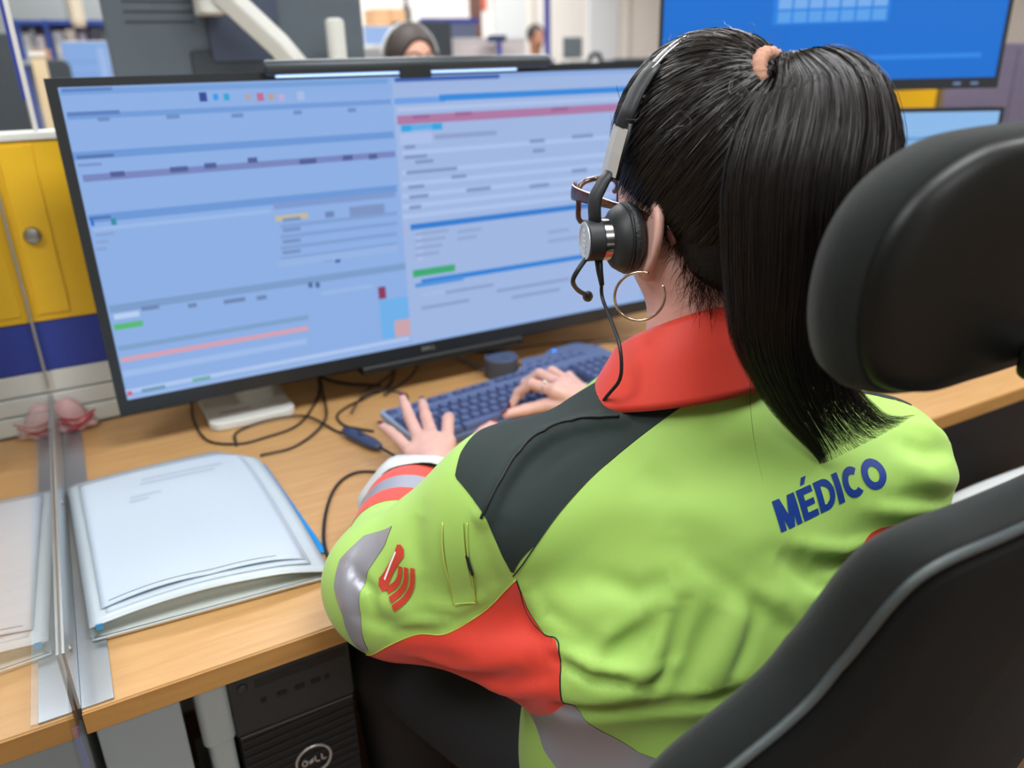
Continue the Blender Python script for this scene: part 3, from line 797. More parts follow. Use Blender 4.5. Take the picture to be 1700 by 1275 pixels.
# light bar clipped on the top edge
lb = thing('monitor_light_bar', (0.67, 0.62, 1.337), 'dark light bar clipped to the top edge of the big monitor', 'lamp')
M_LB = mat('light_bar_grey', '#3b4349', 0.35, metal=0.2)
obj('bar', MB().tube([(0.409, 0.602, 1.3435), (0.412, 0.602, 1.3435), (0.928, 0.602, 1.3435), (0.931, 0.602, 1.3435)], [0.0105, 0.0118, 0.0118, 0.0105], n=20), M_LB, lb, smooth=True)
obj('lit_lens', MB().box((0.425, 0.597, 1.3285), (0.862, 0.606, 1.3325)), mat('lit_lens', '#bcd6ff', 0.5, emit='#9cc4ff', estr=1.1), lb)
obj('clip', MB().rbox((0.632, 0.6005, 1.3375), (0.708, 0.672, 1.356), 0.006, axis=0), mat('light_bar_clip', '#1d2226', 0.4), lb, bevel=0.002)
obj('clip_lip', MB().box((0.632, 0.5905, 1.321), (0.690, 0.5975, 1.345)), mat('light_bar_clip', '#1d2226'), lb, bevel=0.002)

# ------------------------------------------------------------------ monitors on the right
def side_monitor(nm, label, A, B, z0, z1, bez, chin, rects, strength, foot):
    A, B = Vector((*A, 0)), Vector((*B, 0))
    ux = (B - A).normalized(); w = (B - A).length
    nrm = Vector((ux.y, -ux.x, 0))            # towards the typist
    M = Matrix(((ux.x, 0, nrm.x, A.x), (ux.y, 0, nrm.y, A.y), (0, 1, 0, z0), (0, 0, 0, 1)))
    h = z1 - z0
    mid = (A + B) / 2
    t = thing(nm, (mid.x, mid.y, ZD), label, 'monitor')
    mb = MB()
    mb.box((0, 0, -0.03), (bez, h, 0.003), M); mb.box((w - bez, 0, -0.03), (w, h, 0.003), M)
    mb.box((bez, 0, -0.03), (w - bez, chin, 0.003), M); mb.box((bez, h - bez, -0.03), (w - bez, h, 0.003), M)
    obj('bezel', mb, M_BEZ, t)
    obj('back_housing', MB().box((0.03, 0.03, -0.055), (w - 0.03, h - 0.03, -0.028), M), M_BACK, t, bevel=0.006)
    s = obj('screen', MB().box((bez, chin, -0.01), (w - bez, h - bez, 0.0), M), mat('panel_glass', '#0a0b0d'), t)
    painted('screen_image', [(bez + a * (w - 2 * bez), chin + b * (h - chin - bez), bez + c * (w - 2 * bez), chin + d * (h - chin - bez), k) for a, b, c, d, k in rects], M @ Matrix.Translation((0, 0, 0.0006)), attr_emit(nm + '_picture', strength), s)
    c = mid - nrm * 0.075
    obj('stand_neck', MB().box((c.x - 0.03, c.y - 0.02, ZD + 0.01), (c.x + 0.03, c.y + 0.02, z0 + h * 0.5)), foot, t, bevel=0.004)
    obj('stand_base', MB().rbox((c.x - 0.10, c.y - 0.045, ZD + 0.0002), (c.x + 0.10, c.y + 0.045, ZD + 0.014), 0.02), foot, t, bevel=0.003)
    for k in range(2):
        obj('indicator', MB().box((w - 0.055 - k * 0.035, chin * 0.35, 0.003), (w - 0.04 - k * 0.035, chin * 0.6, 0.0036), M), mat('indicator', '#6c86b8', 0.4), t)
    return t
tiles_ = [(0, 0, 1, 1, '#056fd2'), (0.33, 0.29, 0.67, 0.60, '#1b80e2')]
for i in range(7):
    for j in range(4):
        tiles_.append((0.345 + i * 0.046, 0.30 + j * 0.068, 0.345 + i * 0.046 + 0.040, 0.30 + j * 0.068 + 0.056, '#5aa2ec' if j == 0 else '#76aeee'))
tiles_.append((0.62, 0.10, 0.95, 0.125, '#2a86e4'))
side_monitor('monitor', 'black monitor on the right showing a bright blue desktop with pale tiles', (1.31, 0.75), (1.88, 0.317), 1.266, 1.69, 0.008, 0.022, tiles_, 0.95, M_BACK)
side_monitor('monitor', 'lower right monitor with a pale blue page, partly behind the chair', (1.35, 0.56), (1.78, 0.233), 0.93, 1.234, 0.007, 0.012,
             [(0, 0, 1, 1, '#8fc0f2'), (0, 0.80, 1, 0.83, '#6fa4dc'), (0, 0.60, 1, 0.63, '#74a8e0'), (0.1, 0.3, 0.6, 0.33, '#7aaee2')], 0.9, M_BACK)

# ------------------------------------------------------------------ keyboard
KO = Vector((0.530, 0.347, ZD)); KA = math.radians(7.5)
KM = Matrix.Translation(KO) @ Matrix.Rotation(KA, 4, 'Z')
kb = thing('keyboard', KM @ Vector((0.26, 0.08, 0)), 'dark blue-grey full-size keyboard with a raised media strip', 'keyboard')
M_KB = mat('keyboard_shell', '#5f7096', 0.45)
M_KEY = mat('key_cap', '#55628a', 0.26, noise=0.05, nscale=300)  # base colour lightened to carry the ceiling-light highlights on the key tops
M_KBE = mat('keyboard_pale_edge', '#93a3bb', 0.4)
slope = Matrix.Rotation(math.radians(4.5), 4, 'X')
KT = KM @ Matrix.Translation((0, 0, 0.012)) @ slope
body_poly = [(0.004, 0.0), (0.51, 0.0), (0.515, 0.006), (0.535, 0.10), (0.535, 0.165), (0.505, 0.205), (0.43, 0.205), (0.40, 0.19), (0.355, 0.20), (0.325, 0.165), (0.30, 0.152), (0.006, 0.152), (0.0, 0.146), (0.0, 0.004)]
obj('shell', MB().prism(body_poly, -0.010, 0.004, KT), M_KB, kb, bevel=0.003)
obj('left_edge', MB().prism([(-0.003, 0.03), (0.0035, 0.03), (0.0035, 0.147), (0.012, 0.1525), (0.004, 0.1535), (-0.003, 0.147)], -0.006, 0.0045, KT), M_KBE, kb)
U = 0.0213
obj('key_bed', MB().box((0.004, 0.004, 0.004), (0.325, 0.006 + 5 * U, 0.0046), KT), mat('key_bed', '#1d2438', 0.6), kb)
obj('key_bed', MB().box((0.330, 0.004, 0.004), (0.505, 0.006 + 5 * U, 0.0046), KT), mat('key_bed', '#1d2438'), kb)
caps = {}
def key(x, y, wu, hu=1.0, h=0.0085, nm='key'):
    k_ = (round(wu, 2), round(hu, 2), round(h, 4))
    if k_ not in caps:
        w, d = wu * U - 0.0030, hu * U - 0.0030
        me = bpy.data.meshes.new('key')
        i = 0.0028
        vs = [(0, 0, 0), (w, 0, 0), (w, d, 0), (0, d, 0), (i, i * .6, h), (w - i, i * .6, h), (w - i, d - i, h), (i, d - i, h)]
        fs = [(3, 2, 1, 0), (4, 5, 6, 7), (0, 1, 5, 4), (1, 2, 6, 5), (2, 3, 7, 6), (3, 0, 4, 7)]
        me.from_pydata(vs, [], fs); me.materials.append(M_KEY)
        caps[k_] = me
    o = bpy.data.objects.new(nm, caps[k_])
    COL.objects.link(o)
    o.parent = kb
    o.matrix_local = Matrix.Translation(-ORIGIN[kb]) @ KT @ Matrix.Translation((x, y, 0.0038))
    return o
rows = [(0.006, [1.25, 1.25, 1.25, 6.25, 1.25, 1.25, 1.25, 1.25]), (0.006 + U, [2.25] + [1] * 10 + [2.75]), (0.006 + 2 * U, [1.75] + [1] * 11 + [2.25]),
        (0.006 + 3 * U, [1.5] + [1] * 12 + [1.5]), (0.006 + 4 * U, [1] * 13 + [2])]
for y, ws in rows:
    x = 0.006
    for w in ws:
        key(x, y, w); x += w * U
yf = 0.006 + 5 * U + 0.017
for g, x0 in ((1, 0.006), (4, 0.006 + 2 * U), (4, 0.006 + 6.5 * U), (4, 0.006 + 11 * U)):
    for i in range(g): key(x0 + i * U, yf, 1, 0.72, 0.006)
xn = 0.006 + 15.35 * U
for j, ks in ((0, (0, 1, 2)), (1, (1,)), (3, (0, 1, 2)), (4, (0, 1, 2))):
    for i in ks: key(xn + i * U, 0.006 + j * U, 1)
xk = xn + 3.35 * U
for j in range(5):
    for i in range(4):
        if (j, i) in ((0, 1),): continue
        key(xk + i * U, 0.006 + j * U, 1)
for i in range(7): key(xn - 0.2 * U + i * 1.05 * U, yf + 0.012, 0.9, 0.6, 0.005, 'media_key')
for i in range(5): key(xn + 0.4 * U + i * 1.3 * U, yf + 0.032, 0.7, 0.5, 0.004, 'media_key')
obj('status_light', MB().lathe([(0.0042, 0), (0.0042, 0.001), (0.003, 0.002)], KT @ Vector((0.435, 0.192, 0.004)), (0, 0, 1), 16), mat('blue_led', '#2a7cf0', 0.3, emit='#1c78ff', estr=2.2), kb)

# ------------------------------------------------------------------ round table microphone
pk_ = thing('round_speakerphone', (0.812, 0.600, ZD), 'small round dark grey speakerphone behind the keyboard', 'speaker')
obj('body', MB().lathe([(0.0335, 0.0), (0.0350, 0.002), (0.0350, 0.008), (0.0342, 0.0085), (0.0352, 0.0092), (0.0352, 0.0390), (0.0340, 0.0405)], (0.812, 0.600, ZD + 0.0003), (0, 0, 1), 44), mat('speaker_fabric', '#4a4b52', 0.7), pk_, smooth='auto')
obj('top_plate', MB().lathe([(0.0340, 0.0400), (0.0335, 0.0415), (0.004, 0.0418), (0.003, 0.0412), (0.0, 0.0411)], (0.812, 0.600, ZD + 0.0003), (0, 0, 1), 44), mat('speaker_top', '#51607f', 0.35), pk_, smooth='auto')

# ------------------------------------------------------------------ cables lying on the desk
M_CAB = mat('black_cable', '#17191b', 0.45)
M_CABG = mat('grey_cable', '#8f97a4', 0.45)
def cable(label, pts, r=0.0022, m=None, zbase=None):
    P = [(p[0], p[1], (p[2] if len(p) > 2 else ZD + r + 0.0006)) for p in pts]
    o = obj('cable', MB().tube([(q.x, q.y, max(q.z, ZD + r + 0.0004)) for q in curve(P, 8)], r, n=8), m or M_CAB, None, loc=P[0], smooth=True)
    return tag(o, label, 'cable')
cable('black cable hooped round the left side of the white stand base', [(0.236, 0.790, 0.79), (0.226, 0.775), (0.218, 0.690), (0.226, 0.595), (0.268, 0.553), (0.313, 0.553), (0.384, 0.580), (0.455, 0.700), (0.470, 0.765, 0.775), (0.472, 0.780, 0.80)])
cable('black cable crossing in front of the white stand base to the inline remote', [(0.265, 0.548), (0.275, 0.600), (0.318, 0.614, 0.747), (0.372, 0.612, 0.747), (0.405, 0.585, 0.748), (0.430, 0.515), (0.440, 0.497)])
cable('black cable looping from the folder back under the monitor', [(0.292, 0.487), (0.355, 0.492), (0.425, 0.560, 0.747), (0.460, 0.690, 0.748), (0.478, 0.770, 0.765), (0.480, 0.785, 0.79)])
cable('keyboard lead curling away from its left end', [(0.487, 0.475), (0.468, 0.500), (0.450, 0.530), (0.452, 0.575), (0.480, 0.605), (0.530, 0.632), (0.590, 0.668), (0.640, 0.760, 0.748), (0.650, 0.785, 0.77)])
cable('thin black cable arching over the desk beside the raised fingers', [(0.475, 0.560, 0.749), (0.515, 0.620, 0.749), (0.560, 0.640, 0.747), (0.600, 0.610), (0.585, 0.560), (0.560, 0.530)], 0.0018)
cable('black cable slanting under the monitor towards the round speakerphone', [(0.520, 0.640, 0.750), (0.600, 0.700, 0.748), (0.650, 0.770, 0.750), (0.675, 0.790, 0.765)], 0.002)
cable('black cable slanting under the monitor beside the soundbar', [(0.560, 0.615, 0.746), (0.640, 0.680, 0.746), (0.690, 0.750, 0.748), (0.715, 0.788, 0.765)], 0.002)
cable('grey cable rising from the round speakerphone', [(0.790, 0.640), (0.782, 0.690), (0.775, 0.740), (0.765, 0.785, 0.755)], 0.0032, M_CABG)
cable('black cable wandering right behind the keyboard from the speakerphone', [(0.850, 0.612), (0.900, 0.640), (1.000, 0.635), (1.110, 0.645), (1.165, 0.585), (1.25, 0.560)], 0.002)
cable('black cable along the back of the desk to the right', [(0.700, 0.785), (0.780, 0.772), (0.839, 0.743), (0.917, 0.722), (1.018, 0.705), (1.087, 0.650, 0.749), (1.194, 0.636), (1.32, 0.64)], 0.002)
cable('black cable bundle hanging behind the monitor onto the desk', [(0.470, 0.735, 0.835), (0.472, 0.742, 0.80), (0.476, 0.752, 0.765), (0.485, 0.745, 0.752), (0.52, 0.70, 0.749), (0.57, 0.66, 0.749)], 0.0035)
cable('short cable stub by the foot of the speakerphone', [(0.795, 0.571), (0.800, 0.555), (0.815, 0.540), (0.822, 0.528)], 0.0016)
cable('black cable curving from the sleeve round the folder corner', [(0.3015, 0.040, 0.7435), (0.3005, 0.100, 0.7435), (0.306, 0.170), (0.335, 0.255), (0.372, 0.320), (0.412, 0.343), (0.452, 0.315), (0.470, 0.290)], 0.0024)
ir = thing('inline_remote', (0.465, 0.40, ZD), 'dark blue inline remote on the headset cable left of the hand', 'remote')
a_, b_ = Vector((0.440, 0.497, ZD + 0.010)), Vector((0.470, 0.393, ZD + 0.010))
obj('body', MB().tube([a_, a_ + (b_ - a_) * .06, a_ + (b_ - a_) * .22, a_ + (b_ - a_) * .75, a_ + (b_ - a_) * .94, b_], [0.004, 0.0085, 0.0125, 0.0125, 0.0085, 0.004], n=12, ry=0.68), mat('remote_blue', '#3a4666', 0.4), ir, smooth=True)
obj('button', MB().ball(a_ + (b_ - a_) * .5 + Vector((0, 0, 0.0085)), (0.005, 0.010, 0.002)), mat('remote_button', '#2b3450', 0.4), ir, smooth=True)
obj('lead', MB().tube(curve([b_, (0.482, 0.352, ZD + 0.008), (0.490, 0.332, ZD + 0.006)], 6), 0.0022, n=8), M_CAB, ir, smooth=True)
obj('plug', MB().tube([(0.486, 0.342, ZD + 0.007), (0.494, 0.320, ZD + 0.007)], 0.0045, n=10), mat('plug_grey', '#a9adb2', 0.3, metal=0.5), ir, smooth=True)
# ------------------------------------------------------------------ the room behind: opposite desks, people, shelves
M_CHAR = mat('charcoal_plastic', '#55616b', 0.6, noise=0.06, nscale=8)
M_CHAR2 = mat('dark_charcoal', '#343c43', 0.6)
M_WARM = mat('white_arm_paint', '#d6d8d2', 0.4)
def desk_simple(label, x0, x1, y0, y1, m):
    t = thing('desk', ((x0 + x1) / 2, (y0 + y1) / 2, 0), label, 'desk')
    obj('desktop', MB().box((x0, y0, 0.713), (x1, y1, 0.74)), m, t, bevel=0.002)
    for x in (x0 + 0.05, x1 - 0.09):
        for y in (y0 + 0.06, y1 - 0.10):
            obj('leg', MB().box((x, y, 0), (x + 0.04, y + 0.04, 0.713)), M_LEG, t)
    return t
desk_simple('beech desk of the opposite workstation behind the partition', 0.0, 2.35, 0.885, 1.70, M_WOOD)
desk_simple('pale desk in the middle of the room behind the glazing', 1.55, 3.6, 3.15, 3.9, M_WHITEP)
desk_simple('far pale desk in front of the cream wall', 2.6, 5.0, 5.6, 6.4, M_WHITEP)
desk_simple('pale desk far left behind the white post', -0.6, 0.75, 3.12, 3.7, M_WHITEP)

# opposite monitor seen from behind, on its white arm
om = thing('monitor', (0.52, 1.27, 0.74), 'large charcoal monitor seen from behind on the opposite desk', 'monitor')
obj('back_shell', MB().rbox((0.240, 1.25, 1.12), (0.806, 1.285, 1.66), 0.012, axis=1), M_CHAR, om, bevel=0.004)
obj('connector_cover', MB().rbox((0.40, 1.243, 1.17), (0.62, 1.252, 1.385), 0.010, axis=1), M_CHAR2, om, bevel=0.003)
obj('mount_plate', MB().rbox((0.445, 1.238, 1.36), (0.60, 1.252, 1.52), 0.010, axis=1), mat('dark_blue_plate', '#3f4a60', 0.5), om, bevel=0.002)
for i in range(6):
    obj('vent_slot', MB().box((0.28, 1.2485, 1.44 + i * 0.02), (0.42, 1.2505, 1.445 + i * 0.02)), M_CHAR2, om)
obj('screen', MB().box((0.252, 1.285, 1.13), (0.794, 1.290, 1.65)), mat('panel_glass', '#0a0b0d'), om)
arm = thing('jointed_stand', (0.70, 1.15, 0.74), 'white jointed monitor arm and pole of the opposite desk', 'monitor stand')
obj('clamp_base', MB().lathe([(0.045, 0), (0.045, 0.02), (0.03, 0.03)], (0.704, 1.15, 0.7402), (0, 0, 1), 24), M_WARM, arm, smooth='auto')
obj('pole', MB().lathe([(0.021, 0), (0.021, 0.690), (0.019, 0.697), (0.012, 0.700)], (0.704, 1.15, 0.745), (0, 0, 1), 26), M_WARM, arm, smooth='auto')
lo = obj('lower_link', MB().tube([(0.704, 1.15, 1.265), (0.66, 1.135, 1.275), (0.605, 1.12, 1.285)], 0.024, n=14), M_WARM, arm, smooth=True)
obj('upper_link', MB().tube([(0.615, 1.115, 1.325), (0.565, 1.118, 1.390), (0.455, 1.125, 1.500)], 0.030, n=4, ry=0.75, upv=(0, 1, 0)), M_WARM, arm, bevel=0.006)
obj('elbow', MB().lathe([(0.028, 0), (0.028, 0.05), (0.02, 0.055)], (0.605, 1.118, 1.268), (0, 0, 1), 20), M_WARM, arm, smooth='auto')
obj('head', MB().rbox((0.418, 1.13, 1.452), (0.475, 1.2375, 1.53), 0.015), M_WARM, arm, bevel=0.005)
# people
def bg_person(nm, label, at_, s, skin, hairc, shirt, seat_z):
    x, y = at_
    t = thing('person', (x, y, 0), label, 'person')
    hz = s
    def fn(P):
        d = s_ell(P, (x, y, hz - 0.105), (0.074, 0.092, 0.108))
        d = smin(d, s_ell(P, (x, y - 0.03, hz - 0.155), (0.058, 0.060, 0.075)), 0.03)
        d = smin(d, s_cone(P, (x, y - 0.10, hz - 0.14), (x, y - 0.105, hz - 0.165), 0.010, 0.014), 0.012)
        d = smin(d, s_cone(P, (x, y + 0.01, hz - 0.17), (x, y + 0.02, hz - 0.30), 0.052, 0.056), 0.02)
        for q in (-1, 1):
            d = smin(d, s_ell(P, (x + q * 0.077, y + 0.005, hz - 0.135), (0.010, 0.018, 0.030)), 0.008)
            d = smin(d, s_cone(P, (x + q * 0.19, y - 0.26, hz - 0.52), (x + q * 0.14, y - 0.36, hz - 0.55), 0.032, 0.026), 0.02)
            d = smin(d, s_ell(P, (x + q * 0.13, y - 0.40, hz - 0.56), (0.035, 0.05, 0.018)), 0.02)
        return d
    v, f, n = polygonize(fn, (x - 0.26, y - 0.47, hz - 0.62), (x + 0.26, y + 0.14, hz + 0.03), 0.010)
    mb = MB(); mb.v, mb.f = v, f
    obj('body', mb, skin, t, normals=n)
    def shirt_f(P):
        d = s_ell(P, (x, y + 0.03, hz - 0.55), (0.19, 0.125, 0.28))
        for q in (-1, 1):
            d = smin(d, s_cone(P, (x + q * 0.17, y + 0.02, hz - 0.37), (x + q * 0.23, y - 0.06, hz - 0.60), 0.06, 0.05), 0.04)
            d = smin(d, s_cone(P, (x + q * 0.23, y - 0.06, hz - 0.60), (x + q * 0.18, y - 0.28, hz - 0.53), 0.05, 0.042), 0.03)
        return smax(d, 0.46 - P[:, 2], 0.02)
    v, f, n = polygonize(shirt_f, (x - 0.34, y - 0.36, 0.42), (x + 0.34, y + 0.20, hz - 0.22), 0.016)
    mb = MB(); mb.v, mb.f = v, f
    obj('shirt', mb, shirt, t, normals=n)
    def hair_f(P):
        d = s_ell(P, (x, y + 0.010, hz - 0.092), (0.086, 0.105, 0.104))
        return smax(smax(d, -s_ell(P, (x, y - 0.105, hz - 0.150), (0.072, 0.070, 0.105)), 0.012), (hz - 0.17 - P[:, 2]).astype(np.float32), 0.02)
    v, f, n = polygonize(hair_f, (x - 0.12, y - 0.13, hz - 0.22), (x + 0.12, y + 0.14, hz + 0.03), 0.007)
    mb = MB(); mb.v, mb.f = v, f
    obj('hair', mb, hairc, t, normals=n)
    def leg_f(P):
        d = s_ell(P, (x, y + 0.04, 0.50), (0.18, 0.15, 0.088))
        for q in (-1, 1):
            d = smin(d, s_cone(P, (x + q * 0.09, y, 0.50), (x + q * 0.10, y - 0.36, 0.51), 0.085, 0.065), 0.03)
            d = smin(d, s_cone(P, (x + q * 0.10, y - 0.36, 0.50), (x + q * 0.10, y - 0.38, 0.06), 0.062, 0.045), 0.03)
            d = smin(d, s_cone(P, (x + q * 0.10, y - 0.36, 0.04), (x + q * 0.10, y - 0.50, 0.035), 0.035, 0.03), 0.02)
        return d
    v, f, n = polygonize(leg_f, (x - 0.24, y - 0.56, 0.0), (x + 0.24, y + 0.22, 0.62), 0.018)
    mb = MB(); mb.v, mb.f = v, f
    obj('trousers', mb, mat('black_trousers', '#1d1f22', 0.75), t, normals=n)
    for q in (-1, 1):
        obj('eye', MB().ball((x + q * 0.03, y - 0.083, hz - 0.112), 0.011), mat('eye_dark', '#3a2a22', 0.3), t, smooth=True)
    c = thing('office_chair', (x, y + 0.1, 0), 'dark swivel chair of the ' + nm, 'chair')
    obj('seat', MB().rbox((x - 0.24, y - 0.16, 0.34), (x + 0.24, y + 0.24, 0.405), 0.06), M_CHAR2, c, bevel=0.015)
    obj('backrest', MB().rbox((x - 0.22, y + 0.25, 0.50), (x + 0.22, y + 0.31, 0.95), 0.06, axis=1), M_CHAR2, c, bevel=0.015)
    obj('back_spine', MB().box((x - 0.03, y + 0.22, 0.34), (x + 0.03, y + 0.26, 0.60)), M_CHAR2, c)
    obj('gas_lift', MB().tube([(x, y + 0.04, 0.05), (x, y + 0.04, 0.37)], 0.03, n=12), M_CHAR2, c, smooth='auto')
    for i in range(5):
        a = math.radians(90 + 72 * i)
        obj('leg', MB().tube([(x, y + 0.04, 0.07), (x + 0.28 * math.cos(a), y + 0.04 + 0.28 * math.sin(a), 0.03)], 0.022, n=8), M_CHAR2, c, smooth=True)
    return t
skin2 = mat('skin_light', '#dfa994', 0.5)
hair2 = mat('brown_hair', '#352c28', 0.6)
p1 = bg_person('opposite person', 'person with dark hair and headset whose forehead shows above the light bar', (1.215, 1.95), 1.468, skin2, hair2, mat('blue_shirt', '#34508c', 0.8), 0)
p2 = bg_person('far person', 'far person in a dark top beside the blue post', (4.54, 6.72), 1.695, mat('skin_tan', '#a8745c', 0.5), hair2, mat('dark_shirt', '#3c4046', 0.8), 0)
PX, PY, PZ = 1.215, 1.95, 1.468
h2 = thing('headset', (PX, PY, PZ - 0.1), 'headset on the person opposite behind the monitor', 'headset')
for s in (-1, 1):
    obj('ear_cushion', MB().lathe([(0.03, 0), (0.034, 0.008), (0.028, 0.028), (0.02, 0.032)], (PX + s * 0.088, PY + 0.005, PZ - 0.125), (s, 0, 0), 20), M_BACK, h2, smooth='auto')
obj('headband', MB().tube([(PX + 0.102 * math.cos(a), PY + 0.01, PZ - 0.105 + 0.112 * math.sin(a)) for a in [math.pi * i / 24 for i in range(25)]], 0.006, n=8), mat('pale_band', '#b9c0c2', 0.4), h2, smooth=True)
gz = thing('glasses', (PX, PY - 0.1, PZ - 0.11), 'dark glasses on the person opposite', 'glasses')
for s in (-1, 1):
    c = Vector((PX + s * 0.034, PY - 0.108, PZ - 0.108))
    obj('rim', MB().tube([c + Vector((0.030 * math.cos(a), 0, 0.021 * math.sin(a))) for a in [2 * math.pi * i / 20 for i in range(21)]], 0.0035, n=6, cap=False), M_BACK, gz, smooth=True)
    obj('temple', MB().tube([(PX + s * 0.064, PY - 0.106, PZ - 0.102), (PX + s * 0.084, PY - 0.06, PZ - 0.102), (PX + s * 0.084, PY, PZ - 0.104)], 0.003, n=6), M_BACK, gz, smooth=True)
# middle-distance things
def mon_back(label, x0, x1, z0, z1, y, foot_z, m):
    t = thing('monitor', ((x0 + x1) / 2, y, foot_z), label, 'monitor')
    obj('back_shell', MB().rbox((x0, y, z0), (x1, y + 0.04, z1), 0.01, axis=1), m, t, bevel=0.004)
    xc = (x0 + x1) / 2
    obj('stand_neck', MB().box((xc - 0.03, y + 0.005, foot_z + 0.012), (xc + 0.03, y + 0.03, z0 + 0.05)), m, t)
    obj('stand_base', MB().rbox((xc - 0.12, y - 0.09, foot_z + 0.0003), (xc + 0.12, y + 0.10, foot_z + 0.014), 0.02), m, t)
    return t
mon_back('dark monitor standing right behind the head of the person opposite', 1.694, 2.005, 1.10, 1.548, 3.30, 0.74, M_CHAR2)
lm = mon_back('small monitor with a light blue page far left', 0.205, 0.385, 1.16, 1.475, 3.35, 0.74, M_WHITEP)
painted('screen_image', [(0.207, 1.165, 0.383, 1.472, '#8db4ee'), (0.22, 1.39, 0.37, 1.395, '#7da4dc'), (0.34, 1.20, 0.37, 1.45, '#a6c4f4'), (0.22, 1.34, 0.33, 1.345, '#7da4dc')],
        Matrix(((1, 0, 0, 0), (0, 0, -1, 3.3485), (0, 1, 0, 0), (0, 0, 0, 1))), attr_emit('far_monitor_picture', 0.85), lm)
M_POSTB = mat('blue_post', '#4450a8', 0.5)
bp = thing('blue_post', (3.05, 4.06, 0), 'thin blue post rising beside the far person', 'post')
obj('post', MB().box((3.035, 4.05, 0.03), (3.065, 4.08, 2.795)), M_POSTB, bp)
obj('foot_plate', MB().box((3.0, 4.01, 0.0), (3.1, 4.12, 0.03)), M_POSTB, bp)
bt = thing('blue_sign_stand', (2.30, 3.45, 0.74), 'small blue T-shaped stand on the middle desk', 'stand')
obj('stem', MB().box((2.275, 3.30, 0.752), (2.295, 3.32, 1.455)), M_POSTB, bt)
obj('crossbar', MB().box((2.225, 3.29, 1.45), (2.32, 3.33, 1.482)), mat('navy_bar', '#2c3f66', 0.5), bt)
obj('base', MB().box((2.22, 3.25, 0.7402), (2.35, 3.37, 0.752)), M_POSTB, bt)
gp = thing('desk_divider', (2.28, 3.4, 0.74), 'pale grey desk divider between the head opposite and the far person', 'divider')
obj('panel', MB().box((2.05, 3.39, 0.7402), (2.49, 3.41, 1.462)), mat('pale_divider', '#cfc8c9', 0.6), gp)
obj('top_trim', MB().box((2.05, 3.385, 1.462), (2.49, 3.415, 1.472)), M_WHITEP, gp)
bs = thing('blue_edged_panel', (2.33, 4.0, 0), 'grey floor panel with a blue top edge behind the person opposite', 'panel')
obj('panel', MB().box((2.16, 4.0, 0.0), (2.50, 4.03, 1.575)), mat('steel_blue_panel', '#6a7590', 0.6), bs)
obj('blue_edge', MB().box((2.14, 3.995, 1.575), (2.52, 4.035, 1.603)), M_POSTB, bs)
bw = thing('brown_column', (3.02, 5.0, 0), 'narrow brown column in front of the cream wall', 'column')
obj('shaft', MB().box((2.985, 5.0, 0.0), (3.055, 5.06, 2.795)), mat('brown_paint', '#6b4a40', 0.6), bw)
obj('base', MB().box((2.97, 4.985, 0.0), (3.07, 5.075, 0.08)), mat('brown_paint', '#6b4a40'), bw)
rs = thing('red_sign', (4.25, 7.38, 1.9), 'small red sign on the cream wall', 'sign')
obj('board', MB().box((4.15, 7.375, 1.87), (4.34, 7.398, 2.10)), mat('red_sign', '#d0664e', 0.6), rs)
ws = thing('notice_board', (4.6, 7.38, 1.6), 'pale notice board on the cream wall', 'notice board')
obj('board', MB().box((4.42, 7.372, 1.35), (4.80, 7.398, 2.05)), mat('notice_white', '#d8dcdc', 0.6), ws)
sh = thing('shelf_unit', (2.95, 6.9, 0), 'low cream shelf unit against the cream wall', 'shelf')
for x in (2.45, 3.68):
    obj('side_panel', MB().box((x, 6.75, 0), (x + 0.03, 7.25, 1.66)), M_WALL, sh)
for z in (0.1, 0.6, 1.1, 1.64):
    obj('shelf', MB().box((2.48, 6.75, z), (3.68, 7.25, z + 0.025)), M_WALL, sh)
cbx = thing('cardboard_box', (3.04, 6.95, 1.665), 'brown cardboard box on top of the cream shelf unit', 'box')
obj('carton', MB().box((2.89, 6.8, 1.6655), (3.19, 7.1, 1.835)), mat('cardboard', '#c49a72', 0.8), cbx, bevel=0.004)
obj('tape', MB().box((3.02, 6.7985, 1.70), (3.06, 7.1015, 1.8358)), mat('carton_tape', '#b28a60', 0.5), cbx)
dkb = thing('dark_bottle', (3.20, 6.95, 1.84), 'dark bottle beside the cardboard box', 'bottle')
obj('bottle', MB().lathe([(0.04, 0), (0.045, 0.02), (0.045, 0.17), (0.018, 0.22), (0.018, 0.27)], (3.26, 6.95, 1.6655), (0, 0, 1), 18), M_CHAR2, dkb, smooth='auto')
obj('cap', MB().lathe([(0.02, 0), (0.02, 0.03), (0.018, 0.032)], (3.26, 6.95, 1.9355), (0, 0, 1), 14), M_BACK, dkb, smooth='auto')
bdm = thing('laptop', (2.06, 4.5, 0.9), 'open laptop with a light blue screen behind the hair of the person opposite', 'laptop')
obj('lid', MB().box((1.95, 4.50, 1.47), (2.19, 4.515, 1.585)), M_WHITEP, bdm)
painted('screen_image', [(1.955, 1.475, 2.185, 1.58, '#a4c4f6')], Matrix(((1, 0, 0, 0), (0, 0, -1, 4.4985), (0, 1, 0, 0), (0, 0, 0, 1))), attr_emit('laptop_picture', 0.9), bdm)
obj('base', MB().box((1.95, 4.36, 1.455), (2.19, 4.51, 1.47)), M_WHITEP, bdm)
cab = thing('low_cabinet', (2.05, 4.5, 0), 'pale cabinet carrying the open laptop', 'cabinet')
obj('body', MB().box((1.70, 4.30, 0.0), (2.14, 4.75, 1.44)), M_WALL2, cab)
obj('top', MB().box((1.69, 4.29, 1.44), (2.21, 4.76, 1.4548)), M_WHITEP, cab)
pr = thing('desk_phone', (2.85, 3.48, 0.74), 'grey desk phone with a raised display right of the blue post', 'phone')
M_PH = mat('phone_grey', '#6f7a80', 0.5)
